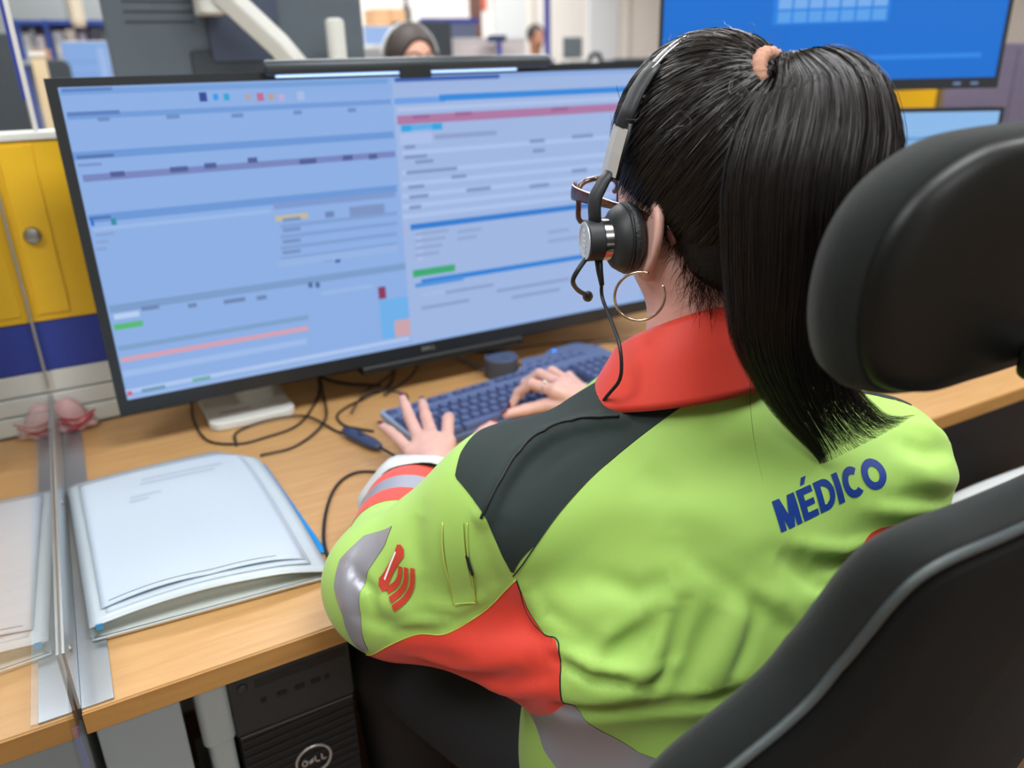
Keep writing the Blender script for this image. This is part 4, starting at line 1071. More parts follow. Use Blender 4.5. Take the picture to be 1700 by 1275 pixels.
obj('pedestal', MB().box((2.78, 3.40, 0.7402), (3.40, 3.54, 1.295)), mat('pale_divider', '#cfc8c9'), pr)
obj('base', MB().box((2.80, 3.40, 1.295), (2.95, 3.53, 1.345)), M_PH, pr, bevel=0.01)
obj('display', MB().box((2.80, 3.47, 1.36), (2.93, 3.49, 1.475), Matrix.Translation((0, 0, 0))), M_PH, pr, bevel=0.008)
obj('handset', MB().tube(curve([(2.97, 3.47, 1.335), (2.99, 3.46, 1.375), (3.04, 3.46, 1.375), (3.06, 3.47, 1.335)], 5), 0.014, n=8), M_CHAR2, pr, smooth=True)
obj('cradle', MB().box((2.96, 3.42, 1.295), (3.08, 3.53, 1.33)), M_PH, pr, bevel=0.006)
dt = thing('document_tray', (3.25, 3.47, 1.296), 'flat dark document tray behind the top of the head', 'tray')
obj('tray', MB().box((3.11, 3.41, 1.2955), (3.39, 3.53, 1.345)), M_CHAR2, dt, bevel=0.004)
obj('lip', MB().box((3.11, 3.405, 1.345), (3.39, 3.42, 1.352)), M_PH, dt)
# far left: shelving, office chair, blue frames
rk = thing('storage_rack', (0.2, 4.6, 0), 'grey storage rack with blue frames far left', 'rack')
M_RKB = mat('rack_blue', '#2f52b0', 0.5)
for x in (0.04, 0.175, 0.50):
    obj('upright', MB().box((x, 4.50, 0), (x + 0.022, 4.54, 1.62)), M_RKB, rk)
for z in (0.2, 0.6, 1.0, 1.40, 1.595):
    obj('crossbar', MB().box((0.0, 4.49, z), (0.56, 4.90, z + 0.022)), M_RKB if z > 1.5 else M_GREYM, rk)
obj('back_panel', MB().box((0.0, 4.90, 0), (0.56, 4.92, 1.60)), M_WALL2, rk)
for k, (x0, x1, c, h) in enumerate(((0.065, 0.10, '#c9cccc', .13), (0.105, 0.125, '#9aa0a8', .15), (0.13, 0.165, '#d8cfd8', .12), (0.21, 0.26, '#b8bcc6', .14), (0.27, 0.32, '#cfc6c0', .15), (0.335, 0.37, '#a8a0b4', .13), (0.385, 0.45, '#4d4f5c', .14))):
    b = thing('box_file', ((x0 + x1) / 2, 4.6, 1.42), ('pale', 'grey', 'lilac white', 'blue grey', 'cream', 'mauve', 'dark')[k] + ' box file on the far left rack', 'file')
    obj('case', MB().box((x0, 4.52, 1.4225), (x1, 4.78, 1.4225 + h)), mat('file_%d' % k, c, 0.7), b)
    obj('spine_label', MB().box((x0 + 0.006, 4.5185, 1.45), (x1 - 0.006, 4.5202, 1.50)), M_WHITEP, b)
pl = thing('wooden_post', (0.10, 2.4, 0), 'pale wooden post left of the big monitor', 'post')
obj('shaft', MB().box((0.086, 2.40, 0), (0.128, 2.44, 1.40)), wood_mat('pale_wood', '#d2bd97', '#dccbaa', (10, 10, 1)), pl)
obj('cap', MB().box((0.083, 2.397, 1.40), (0.131, 2.443, 1.415)), M_WHITEP, pl)
fc = thing('office_chair', (0.16, 2.9, 0), 'dark office chair far left beside the white post', 'chair')
obj('backrest', MB().rbox((0.105, 3.02, 1.02), (0.215, 3.06, 1.40), 0.03, axis=1), M_CHAR2, fc, bevel=0.01)
obj('seat', MB().rbox((-0.02, 2.56, 0.44), (0.34, 3.0, 0.52), 0.04), M_CHAR2, fc, bevel=0.01)
obj('spine', MB().box((0.14, 3.03, 0.46), (0.18, 3.07, 1.10)), M_CHAR2, fc)
obj('gas_lift', MB().tube([(0.16, 2.80, 0.05), (0.16, 2.80, 0.45)], 0.03, n=12), M_CHAR2, fc, smooth='auto')
for i in range(5):
    a = math.radians(72 * i)
    obj('leg', MB().tube([(0.16, 2.80, 0.07), (0.16 + 0.26 * math.cos(a), 2.80 + 0.26 * math.sin(a), 0.03)], 0.022, n=8), M_CHAR2, fc, smooth=True)
# far left backdrop: tall grey cabinet, hanging pale tube, dark screens
gc = thing('tall_cabinet', (0.1, 5.4, 0), 'tall grey cabinet far left behind the blue rack', 'cabinet')
obj('body', MB().box((-0.62, 5.22, 0), (0.80, 5.7, 2.3)), M_WALL2, gc)
for k in range(3):
    d_ = obj('door', MB().box((-0.615 + k * 0.473, 5.205, 0.05), (-0.615 + k * 0.473 + 0.465, 5.22, 2.29)), mat('cabinet_grey', '#9fa5a4', 0.6), gc, bevel=0.002)
    obj('handle', MB().box((-0.19 + k * 0.473, 5.19, 1.2), (-0.175 + k * 0.473, 5.205, 1.35)), mat('satin_steel', '#9c9c98'), d_)
hl = thing('hanging_lamp', (0.275, 3.0, 2.8), 'pale tube lamp hanging far left behind the white post', 'lamp')
obj('tube', MB().lathe([(0.018, 0.0), (0.026, 0.012), (0.027, 0.03), (0.027, 0.9), (0.02, 0.92)], (0.275, 3.0, 1.512), (0, 0, 1), 20), mat('cream_tube', '#d9cdb8', 0.5), hl, smooth='auto')
obj('cord', MB().tube([(0.275, 3.0, 2.43), (0.275, 3.0, 2.80)], 0.004, n=8), M_BACK, hl, smooth=True)
mon_back('dark screen at the very left edge, behind the white post', -0.20, 0.045, 1.05, 1.47, 2.42, 0.74, M_CHAR2)
desk_simple('narrow pale desk carrying the dark screen at the left edge', -0.75, 0.065, 2.2, 2.53, M_WHITEP)
bx2 = thing('cardboard_box', (0.13, 3.6, 0.74), 'small brown carton beside the far blue screen', 'box')
obj('carton', MB().box((0.095, 3.55, 0.7402), (0.165, 3.68, 1.45)), mat('cardboard', '#c49a72'), bx2, bevel=0.003)
obj('tape', MB().box((0.12, 3.5488, 1.30), (0.14, 3.55, 1.44)), mat('carton_tape', '#b28a60'), bx2)
# lockers on the right behind the side monitors
lk = thing('locker_row', (3.3, 1.2, 0), 'mauve grey lockers at the right behind the side monitors', 'locker')
M_LK = mat('mauve_grey_locker', '#7a7590', 0.55, noise=0.08, nscale=3, stretch=(1, 1, 8))
obj('body', MB().box((2.44, 0.90, 0), (4.30, 1.35, 1.36)), M_LK, lk)
for k in range(4):
    d_ = obj('door', MB().box((2.445 + k * 0.464, 0.885, 0.06), (2.445 + k * 0.464 + 0.455, 0.90, 1.35)), M_LK, lk, bevel=0.002)
    obj('handle', MB().box((2.82 + k * 0.464, 0.875, 0.9), (2.84 + k * 0.464, 0.885, 1.02)), mat('satin_steel', '#9c9c98'), d_)
# dark equipment under the desk on the right
ub = thing('equipment_cabinet', (1.75, 0.4, 0), 'dark equipment cabinet under the desk on the right', 'cabinet')
obj('body', MB().box((1.45, 0.12, 0.02), (2.45, 0.66, 0.66)), mat('dark_panel', '#2c2f31'), ub)
obj('front', MB().box((1.46, 0.11, 0.06), (2.44, 0.12, 0.65)), mat('dark_front', '#33373a', 0.6), ub, bevel=0.003)
obj('plinth', MB().box((1.47, 0.14, 0.0), (2.43, 0.64, 0.02)), M_BACK, ub)
# ------------------------------------------------------------------ the person: jacket
TR = A3(0.94, -0.34, 0.0); TR /= np.linalg.norm(TR)      # towards her right shoulder
TF = A3(0.34, 0.94, 0.0); TF /= np.linalg.norm(TF)       # the way the chest faces
L_SH, R_SH = (0.435, -0.135, 0.915), (0.805, -0.268, 0.910)
L_EL, R_EL = (0.322, -0.042, 0.805), (0.95, -0.03, 0.82)
L_WR, R_WR = (0.497, 0.228, 0.778), (0.80, 0.27, 0.80)
Z_T = np.array([0.40, 0.55, 0.64, 0.71, 0.745, 0.775, 0.81, 0.88, 0.95, 1.00, 1.04])
CX_T = np.array([0.600, 0.600, 0.602, 0.605, 0.607, 0.610, 0.615, 0.622, 0.628, 0.632, 0.635])
CY_T = np.array([-0.235, -0.235, -0.235, -0.232, -0.23, -0.222, -0.215, -0.20, -0.185, -0.175, -0.165])
RX_T = np.array([0.200, 0.200, 0.196, 0.188, 0.185, 0.203, 0.202, 0.195, 0.175, 0.12, 0.075])
RY_T = np.array([0.150, 0.150, 0.145, 0.132, 0.128, 0.146, 0.142, 0.130, 0.115, 0.085, 0.065])
ZF = np.linspace(0.40, 1.04, 321)
def soft(tab, k=10):
    y = np.interp(ZF, Z_T, tab)
    yp = np.concatenate([np.full(k, y[0]), y, np.full(k, y[-1])])
    w = np.hanning(2 * k + 1); w /= w.sum()
    return np.convolve(yp, w, mode='valid')
CX_F, CY_F, RX_F, RY_F = soft(CX_T), soft(CY_T), soft(RX_T), soft(RY_T)
FOLDS = []    # (a, b, amplitude, width)
def torso_sdf(P, grow=0.0):
    z = P[:, 2]
    cx, cy = np.interp(z, ZF, CX_F), np.interp(z, ZF, CY_F)
    rx, ry = np.interp(z, ZF, RX_F) + grow, np.interp(z, ZF, RY_F) + grow
    q = P[:, :2] - np.stack([cx, cy], 1)
    a, b = q @ TR[:2], q @ TF[:2]
    k0 = np.sqrt((a / rx) ** 2 + (b / ry) ** 2) + 1e-6
    k1 = np.sqrt((a / rx ** 2) ** 2 + (b / ry ** 2) ** 2) + 1e-6
    return (k0 * (k0 - 1) / k1).astype(np.float32)
CUFF_L = tuple(np.array(L_EL) + (np.array(L_WR) - np.array(L_EL)) * 0.50)
CUFF_R = tuple(np.array(R_EL) + (np.array(R_WR) - np.array(R_EL)) * 0.70)
def jacket_base(P):
    d = torso_sdf(P)
    d = smax(d, P[:, 2] - 1.045, 0.02)
    d = smax(d, 0.56 - P[:, 2], 0.015)
    sh = s_cone(P, L_SH, (0.60, -0.165, 0.965), 0.072, 0.070)
    sh = np.minimum(sh, s_cone(P, R_SH, (0.65, -0.185, 0.965), 0.076, 0.070))
    d = smin(d, sh, 0.05)
    la = s_cone(P, L_SH, L_EL, 0.078, 0.066)
    la = smin(la, s_cone(P, L_EL, CUFF_L, 0.064, 0.069), 0.03)
    la = smin(la, s_cone(P, (0.345, -0.075, 0.785), (0.47, -0.215, 0.775), 0.050, 0.072), 0.05)
    ra = s_cone(P, R_SH, R_EL, 0.080, 0.064)
    ra = smin(ra, s_cone(P, R_EL, CUFF_R, 0.060, 0.048), 0.03)
    d = smin(d, la, 0.045)
    d = smin(d, ra, 0.045)
    # the sleeves rest on the desk top and do not sink into it
    return smax(d, np.minimum(0.7445 - P[:, 2], P[:, 1] + 0.006), 0.008)
def poly_dist(P, pts):
    best = np.full(len(P), 9.0, np.float32); T = np.zeros(len(P), np.float32)
    m = len(pts) - 1
    for i in range(m):
        s, t = seg_dist(P, pts[i], pts[i + 1])
        u = s < best
        best = np.where(u, s, best); T = np.where(u, (i + t) / m, T)
    return best, T
def jacket_sdf(P):
    d = jacket_base(P)
    near = np.abs(d) < 0.05
    if near.any():
        Q = P[near]; e = np.zeros(len(Q), np.float32)
        for (pts, amp, w, taper) in FOLDS:
            s, t = poly_dist(Q, pts)
            k = amp * np.exp(-(s / w) ** 2)
            if taper: k = k * np.sin(np.pi * np.clip(t, 0.06, 0.94)) ** 0.7
            e += k
        d[near] -= e
    return d
# folds of the cloth: (points, height, width, tapered)
JACKET_FOLDS = [
    ([(0.409, -0.2107, 0.8661), (0.4431, -0.2432, 0.855), (0.4881, -0.2774, 0.8647)], 0.0058, 0.0180, 1),
    ([(0.4245, -0.2456, 0.8304), (0.4536, -0.2787, 0.8262), (0.4995, -0.3008, 0.8365)], -0.0058, 0.0160, 1),
    ([(0.5524, -0.3168, 0.8686), (0.5267, -0.3223, 0.8277), (0.5008, -0.3249, 0.7847)], -0.0087, 0.0120, 1),
    ([(0.5735, -0.3265, 0.8667), (0.5471, -0.3355, 0.8215), (0.5281, -0.3392, 0.7903)], 0.0073, 0.0140, 1),
    ([(0.6123, -0.3216, 0.9036), (0.6498, -0.3387, 0.8785), (0.7351, -0.3383, 0.8631)], -0.0087, 0.0130, 1),
    ([(0.5835, -0.3271, 0.8734), (0.6295, -0.3456, 0.8551), (0.684, -0.3498, 0.8493)], 0.0073, 0.0140, 1),
    ([(0.5189, -0.2606, 0.9411), (0.5636, -0.3049, 0.9043), (0.6189, -0.3389, 0.8674)], -0.0073, 0.0300, 1),
    ([(0.495, -0.2356, 0.9554), (0.5474, -0.2783, 0.9412), (0.6007, -0.3227, 0.8948)], 0.0058, 0.0300, 1),
    ([(0.7672, -0.3317, 0.9613), (0.7904, -0.3473, 0.9484), (0.8543, -0.3412, 0.9258)], 0.0073, 0.0120, 1),
    ([(0.7748, -0.3196, 0.9777), (0.8004, -0.3369, 0.9667), (0.8471, -0.334, 0.953)], -0.0073, 0.0100, 1),
    ([(0.7504, -0.3397, 0.9292), (0.7868, -0.3541, 0.9253), (0.8477, -0.3479, 0.9073)], -0.0073, 0.0110, 1),
    ([(0.4121, -0.2596, 0.7592), (0.4645, -0.3044, 0.7679), (0.5119, -0.3339, 0.7758), (0.5703, -0.3586, 0.7859)], -0.0116, 0.0080, 0),
    ([(0.4438, -0.2834, 0.8073), (0.476, -0.2856, 0.8371), (0.5193, -0.3007, 0.8643)], -0.0058, 0.0140, 1),
    ([(0.4301, -0.2736, 0.8059), (0.457, -0.2735, 0.8365), (0.4953, -0.2868, 0.8577)], 0.0058, 0.0120, 1),
    ([(0.2731, -0.0977, 0.8162), (0.2966, -0.1205, 0.8086), (0.3288, -0.146, 0.8062)], -0.0058, 0.0100, 1),
    ([(0.2824, -0.0968, 0.8419), (0.3043, -0.1227, 0.8317), (0.3331, -0.1472, 0.8291)], 0.0043, 0.0120, 1),
    ([(0.3721, -0.1872, 0.9431), (0.3722, -0.194, 0.9072), (0.3855, -0.1927, 0.8636)], -0.0043, 0.0100, 1),
    ([(0.3208, -0.1395, 0.7951), (0.3656, -0.1873, 0.7953), (0.414, -0.2407, 0.8207)], 0.0058, 0.0160, 1),
    ([(0.3024, -0.112, 0.7596), (0.3583, -0.1709, 0.7555), (0.4088, -0.2541, 0.7934)], -0.0058, 0.0160, 1),
    ([(0.2777, -0.0594, 0.8617), (0.266, -0.0722, 0.8401), (0.2655, -0.0895, 0.8099)], 0.0043, 0.0100, 1),
    ([(0.3408, -0.1157, 0.9292), (0.3288, -0.124, 0.9028), (0.3269, -0.1378, 0.8691)], -0.0043, 0.0120, 1),
    ([(0.3747, -0.1864, 0.9497), (0.3835, -0.1851, 0.9631), (0.3975, -0.1803, 0.9784), (0.4233, -0.1698, 0.994), (0.4555, -0.1612, 1.002), (0.4873, -0.164, 1.0063), (0.5112, -0.1813, 1.0124), (0.5242, -0.1932, 1.0151)], 0.0087, 0.0090, 0),
    ([(0.386, -0.1974, 0.9492), (0.3952, -0.1952, 0.9626), (0.4084, -0.1906, 0.9756), (0.43, -0.1843, 0.9876), (0.457, -0.1787, 0.9952), (0.4838, -0.1802, 0.9999), (0.5073, -0.1922, 1.0053)], -0.0058, 0.0120, 1),
    ([(0.4179, -0.2452, 0.8223), (0.4381, -0.2768, 0.8119), (0.4733, -0.3, 0.808), (0.5039, -0.3145, 0.8144)], 0.0087, 0.0080, 1),
    ([(0.4149, -0.25, 0.8128), (0.436, -0.28, 0.8025), (0.4712, -0.3033, 0.7972)], -0.0087, 0.0070, 1),
    ([(0.51, -0.2947, 0.8639), (0.4925, -0.3012, 0.8272), (0.4651, -0.3023, 0.7907)], 0.0073, 0.0080, 1),
    ([(0.5252, -0.3019, 0.8695), (0.5077, -0.3107, 0.8275), (0.482, -0.3127, 0.7874)], -0.0073, 0.0070, 1),
    ([(0.5861, -0.3338, 0.8596), (0.5673, -0.3412, 0.8274), (0.5479, -0.3449, 0.7999)], -0.0073, 0.0080, 1),
    ([(0.6109, -0.3399, 0.8608), (0.6248, -0.3526, 0.8358), (0.614, -0.3575, 0.819)], 0.0058, 0.0080, 1),
    ([(0.643, -0.3261, 0.9057), (0.6945, -0.3352, 0.8862), (0.7483, -0.3419, 0.8857)], 0.0073, 0.0080, 1),
    ([(0.6263, -0.3281, 0.8957), (0.6538, -0.3444, 0.8645), (0.7026, -0.3499, 0.8423)], -0.0073, 0.0080, 1),
    ([(0.5386, -0.2917, 0.9055), (0.5726, -0.3226, 0.8747), (0.5999, -0.3455, 0.8411)], -0.0058, 0.0100, 1),
    ([(0.4035, -0.2088, 0.8739), (0.4153, -0.2221, 0.8393), (0.4305, -0.2521, 0.8325)], 0.0058, 0.0090, 1),
    ([(0.7981, -0.307, 0.9903), (0.8268, -0.3192, 0.9799), (0.8594, -0.3217, 0.9565)], 0.0058, 0.0090, 1),
    ([(0.7275, -0.331, 0.9216), (0.7615, -0.3473, 0.9159), (0.804, -0.3571, 0.916)], 0.0058, 0.0090, 1),
    ([(0.4629, -0.244, 0.884), (0.4905, -0.2738, 0.8751), (0.5205, -0.2887, 0.8901)], -0.0058, 0.0120, 1),
    ([(0.2911, -0.1166, 0.8029), (0.3177, -0.1356, 0.8201), (0.3424, -0.1553, 0.8235)], 0.0058, 0.0070, 1),
    ([(0.2784, -0.0753, 0.8561), (0.2873, -0.1017, 0.8432), (0.2834, -0.1087, 0.8157)], -0.0058, 0.0070, 1),
    ([(0.3163, -0.1299, 0.7707), (0.3483, -0.1648, 0.7709), (0.3887, -0.2198, 0.7981)], 0.0073, 0.0090, 1),
    ([(0.3498, -0.1577, 0.7371), (0.3848, -0.2126, 0.7567), (0.4099, -0.2578, 0.7885)], 0.0058, 0.0090, 1),
    ([(0.5202, -0.2289, 0.9838), (0.5347, -0.2574, 0.9606), (0.528, -0.2773, 0.9208)], -0.0043, 0.0160, 1),
    ([(0.3245, -0.1389, 0.8417), (0.3534, -0.162, 0.8382), (0.381, -0.1888, 0.8629)], 0.0043, 0.0090, 1),
]
EMBLEM_FRAME = ((0.2891, -0.1106, 0.8282), (0.0333, -0.0273, 0.0049), (0.016, 0.0294, 0.0565))
POCKET = [(0.3495, -0.1518, 0.933), (0.3637, -0.1761, 0.9412), (0.3687, -0.1755, 0.8519), (0.3522, -0.161, 0.8439), (0.3591, -0.1788, 0.9131), (0.3645, -0.1816, 0.8835)]
# seams traced on the jacket (points on the cloth)
SEAM_DARK = [(0.6401, -0.2261, 1.0488), (0.5966, -0.2262, 1.0373), (0.5612, -0.2207, 1.0212), (0.523, -0.215, 0.9996), (0.48, -0.212, 0.9745), (0.4392, -0.2175, 0.9506), (0.4121, -0.2184, 0.924), (0.3932, -0.2066, 0.8888), (0.384, -0.2047, 0.9127), (0.3769, -0.1926, 0.9431), (0.3720, -0.1700, 0.9618), (0.368, -0.1402, 0.9733), (0.383, -0.1219, 0.9888), (0.4165, -0.0983, 0.9975), (0.455, -0.084, 1.0004), (0.4891, -0.0882, 1.0022), (0.535, -0.12, 1.02), (0.57, -0.14, 1.04), (0.62, -0.16, 1.06)]
SEAM_RED = [(0.3961, -0.2072, 0.8847), (0.4088, -0.2104, 0.8483), (0.4142, -0.2293, 0.8304), (0.4205, -0.2411, 0.8289), (0.4175, -0.2511, 0.8161), (0.4136, -0.2637, 0.7634), (0.400, -0.20, 0.70), (0.3231, -0.1545, 0.7), (0.3, -0.1254, 0.7), (0.285, -0.0965, 0.715), (0.2784, -0.0796, 0.7517), (0.2904, -0.1133, 0.7816), (0.3162, -0.1359, 0.8021), (0.3409, -0.1565, 0.8085), (0.3671, -0.1741, 0.8299), (0.3818, -0.1863, 0.8502)]
SEAM_ELBOW = [(0.3144, -0.0768, 0.8959), (0.3206, -0.0829, 0.9029), (0.3086, -0.0901, 0.887), (0.2876, -0.0872, 0.86), (0.2767, -0.0905, 0.8401), (0.2719, -0.0982, 0.8056), (0.2737, -0.0976, 0.7728), (0.2644, -0.0847, 0.7638), (0.2596, -0.0792, 0.813), (0.2589, -0.0606, 0.8355), (0.2714, -0.0471, 0.8568), (0.2987, -0.0519, 0.8802)]
SEAM_HIP = [(0.42, -0.2, 0.79), (0.4169, -0.2681, 0.764), (0.4453, -0.2834, 0.7363), (0.4741, -0.3042, 0.7127), (0.5147, -0.3375, 0.6997), (0.56, -0.36, 0.69), (0.56, -0.36, 0.64), (0.4454, -0.2851, 0.64), (0.414, -0.2202, 0.67), (0.41, -0.19, 0.72)]
person = thing('person', (0.62, -0.22, 0.0), 'person in a lime and red work jacket typing at the desk, seen from behind', 'person')
M_LIME = mat('lime_softshell', '#a5d062', 0.62, bump=0.05, bscale=900, sheen=0.15)
M_DARK = mat('charcoal_softshell', '#263230', 0.75, spec=0.3, bump=0.06, bscale=900, sheen=0.03)
M_RED = mat('red_softshell', '#e2402e', 0.6, bump=0.05, bscale=900, sheen=0.15)
M_SILVER = mat('reflective_tape', '#a2a3ad', 0.38, metal=0.35, bump=0.04, bscale=1500)
M_CUFF = mat('grey_cuff_lining', '#c9cfd0', 0.7)
M_SKIN = mat('skin', '#e0b3a6', 0.48, noise=0.05, nscale=60, bump=0.03, bscale=500)
MATS['skin'].node_tree.nodes['Principled BSDF'].inputs['Subsurface Weight'].default_value = 0.15
MATS['skin'].node_tree.nodes['Principled BSDF'].inputs['Subsurface Radius'].default_value = (0.008, 0.003, 0.002)

FOLDS += JACKET_FOLDS
v, f, n = polygonize(jacket_sdf, (0.22, -0.46, 0.54), (1.08, 0.30, 1.08), 0.0055)
tm = TM(v, f, n)
AXL = np.array(L_WR) - np.array(L_EL); LENL = np.linalg.norm(AXL); AXL /= LENL
AXR = np.array(R_WR) - np.array(R_EL); LENR = np.linalg.norm(AXR); AXR /= LENR
def along(tm, a, ax, t0, t1, rad=0.085):
    """band between two places along a sleeve, away from the rest of the jacket"""
    q = tm.v - np.array(a)
    t = q @ ax
    r = np.linalg.norm(q - t[:, None] * ax, axis=1)
    d = np.maximum(t0 - t, t - t1)
    return np.maximum(d, r - rad)
panels = []
def take(name, field, m, lift=0.0006):
    global tm
    part, tm = tm.cut(field)
    if len(part.f):
        panels.append((name, part.lift(lift), m))
take('charcoal_shoulder_panel', panel_field(tm, SEAM_DARK), M_DARK)
# mirrored panel on the other shoulder
c0 = np.array([0.625, -0.185, 0.0])
def mirror(pts):
    out = []
    for p in pts:
        q = np.array(p) - c0
        a, b = q[:2] @ TR[:2], q[:2] @ TF[:2]
        xy = c0[:2] + TR[:2] * (-a) * 1.0 + TF[:2] * (b + 0.125)
        out.append((xy[0], xy[1], p[2] - 0.01))
    return out
take('charcoal_shoulder_panel', panel_field(tm, mirror(SEAM_DARK)), M_DARK)
take('red_underarm_panel', panel_field(tm, SEAM_RED, depth=0.09), M_RED)
take('reflective_sleeve_band', panel_field(tm, SEAM_ELBOW, depth=0.06), M_SILVER)
take('reflective_waist_band', panel_field(tm, SEAM_HIP, depth=0.05), M_SILVER)
take('red_cuff_band', along(tm, L_EL, AXL, LENL * 0.44, LENL * 0.95, 0.11), M_RED)
take('reflective_cuff_band', along(tm, L_EL, AXL, LENL * 0.335, LENL * 0.44, 0.11), M_SILVER)
take('red_cuff_band', along(tm, L_EL, AXL, LENL * 0.23, LENL * 0.335, 0.085), M_RED)
take('red_cuff_band', along(tm, R_EL, AXR, LENR * 0.55, LENR * 0.9), M_RED)
take('reflective_cuff_band', along(tm, R_EL, AXR, LENR * 0.40, LENR * 0.55), M_SILVER)
def tm_obj(name, t, m, parent):
    mb = MB(); mb.v, mb.f = t.v, t.f
    return obj(name, mb, m, parent, normals=t.n)
jacket = tm_obj('jacket', tm, M_LIME, person)
jacket['label'] = 'lime softshell jacket with charcoal shoulders and red panels'
for (nm, t, m) in panels:
    o = tm_obj(nm, t, m, jacket)

# loose grey cuffs
def cuff(wr, el, t0, r):
    a, b = Vector(el), Vector(wr)
    mb = MB()
    prof = [(t0, r * 0.98), (t0 + 0.02, r * 1.06), (t0 + 0.09, r * 1.02), (t0 + 0.135, r * 0.96), (t0 + 0.14, r * 0.91), (t0 + 0.11, r * 0.87), (t0, r * 0.85)]
    mb.tube([a + (b - a) * t for t, _ in prof], [q for _, q in prof], n=40, cap=False)
    # slight creases of the cloth
    L = (b - a).length; ax = (b - a).normalized()
    out = []
    for p in mb.v:
        q = Vector(p) - a
        h = q.dot(ax); rad = q - ax * h
        an = math.atan2(rad.z, rad.x)
        k = 1 + 0.05 * math.sin(3 * an + h * 60) + 0.03 * math.sin(7 * an)
        q2 = a + ax * h + rad * k
        out.append((q2.x, q2.y, max(q2.z, 0.7435)))
    mb.v = out
    return mb
obj('cuff', cuff(L_WR, L_EL, 0.545, 0.072), M_CUFF, jacket, smooth=True, label='pale grey lined cuff')
obj('cuff', cuff(R_WR, R_EL, 0.78, 0.048), M_CUFF, jacket, smooth=True, label='pale grey lined cuff')

# print laid on the cloth
def on_cloth(p0, nrm, lift):
    P = np.asarray(p0, np.float32) + nrm * 0.07
    for _ in range(40):
        P = P - nrm * (jacket_sdf(P.astype(np.float32)) - lift)[:, None] * 0.8
    return P
def decal(name, quads, org, ue, ve, m, parent, lift=0.0016, sub=4):
    """flat quads (unit square u,v) laid on the jacket"""
    org, ue, ve = [np.array(x, float) for x in (org, ue, ve)]
    nrm = np.cross(ue, ve); nrm /= np.linalg.norm(nrm)
    g = grad(jacket_sdf, (org + ue * 0.5 + ve * 0.5)[None].astype(np.float32))[0]
    if nrm @ g < 0: nrm = -nrm
    V, F = [], []
    lifts = []
    for qi, q in enumerate(quads):
        lifts += [lift + 0.00003 * (qi % 4)] * (sub + 1) ** 2
        q = np.array(q, float)
        if sum(q[i - 1][0] * q[i][1] - q[i][0] * q[i - 1][1] for i in range(4)) < 0: q = q[::-1]
        k = len(V)
        for i in range(sub + 1):
            for j in range(sub + 1):
                s, t = i / sub, j / sub
                p = (q[0] * (1 - s) + q[1] * s) * (1 - t) + (q[3] * (1 - s) + q[2] * s) * t
                V.append(org + ue * p[0] + ve * p[1])
        for i in range(sub):
            for j in range(sub):
                a = k + i * (sub + 1) + j
                F.append((a, a + sub + 1, a + sub + 2, a + 1))
    mb = MB(); mb.v = on_cloth(np.array(V), nrm.astype(np.float32), np.array(lifts, np.float32)); mb.f = F
    o = obj(name, mb, m, parent, fix=False, normals=grad(jacket_sdf, np.asarray(mb.v, np.float32)))
    return o
def ring(cx, cy, rx, ry, w, a0, a1, n=14):
    out = []
    for i in range(n):
        a, b = math.radians(a0 + (a1 - a0) * i / n), math.radians(a0 + (a1 - a0) * (i + 1) / n)
        out.append([(cx + rx * math.cos(a), cy + ry * math.sin(a)), (cx + rx * math.cos(b), cy + ry * math.sin(b)),
                    (cx + (rx - w) * math.cos(b), cy + (ry - w) * math.sin(b)), (cx + (rx - w) * math.cos(a), cy + (ry - w) * math.sin(a))])
    return out
def rect(x0, y0, x1, y1):
    return [(x0, y0), (x1, y0), (x1, y1), (x0, y1)]
LET = {'M': (0.98, [rect(0, 0, .25, 1), rect(.73, 0, .98, 1), [(.02, 1), (.32, 1), (.62, 0), (.36, 0)], [(.66, 1), (.96, 1), (.62, 0), (.36, 0)]]),
       'E': (0.72, [rect(0, 0, .27, 1), rect(0, 0, .72, .21), rect(0, .40, .66, .60), rect(0, .79, .70, 1), [(.26, 1.08), (.44, 1.08), (.66, 1.30), (.42, 1.30)]]),
       'D': (0.82, [rect(0, 0, .27, 1), rect(0, 0, .40, .20), rect(0, .80, .40, 1)] + ring(.40, .5, .44, .5, .24, -90, 90)),
       'I': (0.27, [rect(0, 0, .27, 1)]),
       'C': (0.76, ring(.44, .5, .44, .51, .25, 48, 312, 18)),
       'O': (0.90, ring(.46, .5, .46, .51, .25, 0, 360, 24))}
M_BLUEPRINT = mat('navy_print', '#123a8c', 0.5)
M_REDPRINT = mat('red_print', '#c8402e', 0.5)
M_PALEPRINT = mat('pale_print', '#f0efe8', 0.6)
tp = [np.array(p) for p in ((0.6246, -0.3168, 0.9202), (0.7507, -0.335, 0.9432), (0.6225, -0.305, 0.9445))]
ue = tp[1] - tp[0]; ve = (tp[2] - tp[0]); hgt = np.linalg.norm(ve) * 1.14
word = 'MEDICO'
tot = sum(LET[c][0] for c in word) + 0.09 * (len(word) - 1)
x = 0.0
unit = ue / tot
for c in word:
    w, quads = LET[c]
    decal('letter', [[(px * 1.0, py) for px, py in q] for q in quads], tp[0] + unit * x, unit, ve / np.linalg.norm(ve) * hgt, M_BLUEPRINT, jacket, lift=0.0007)
    x += w + 0.09
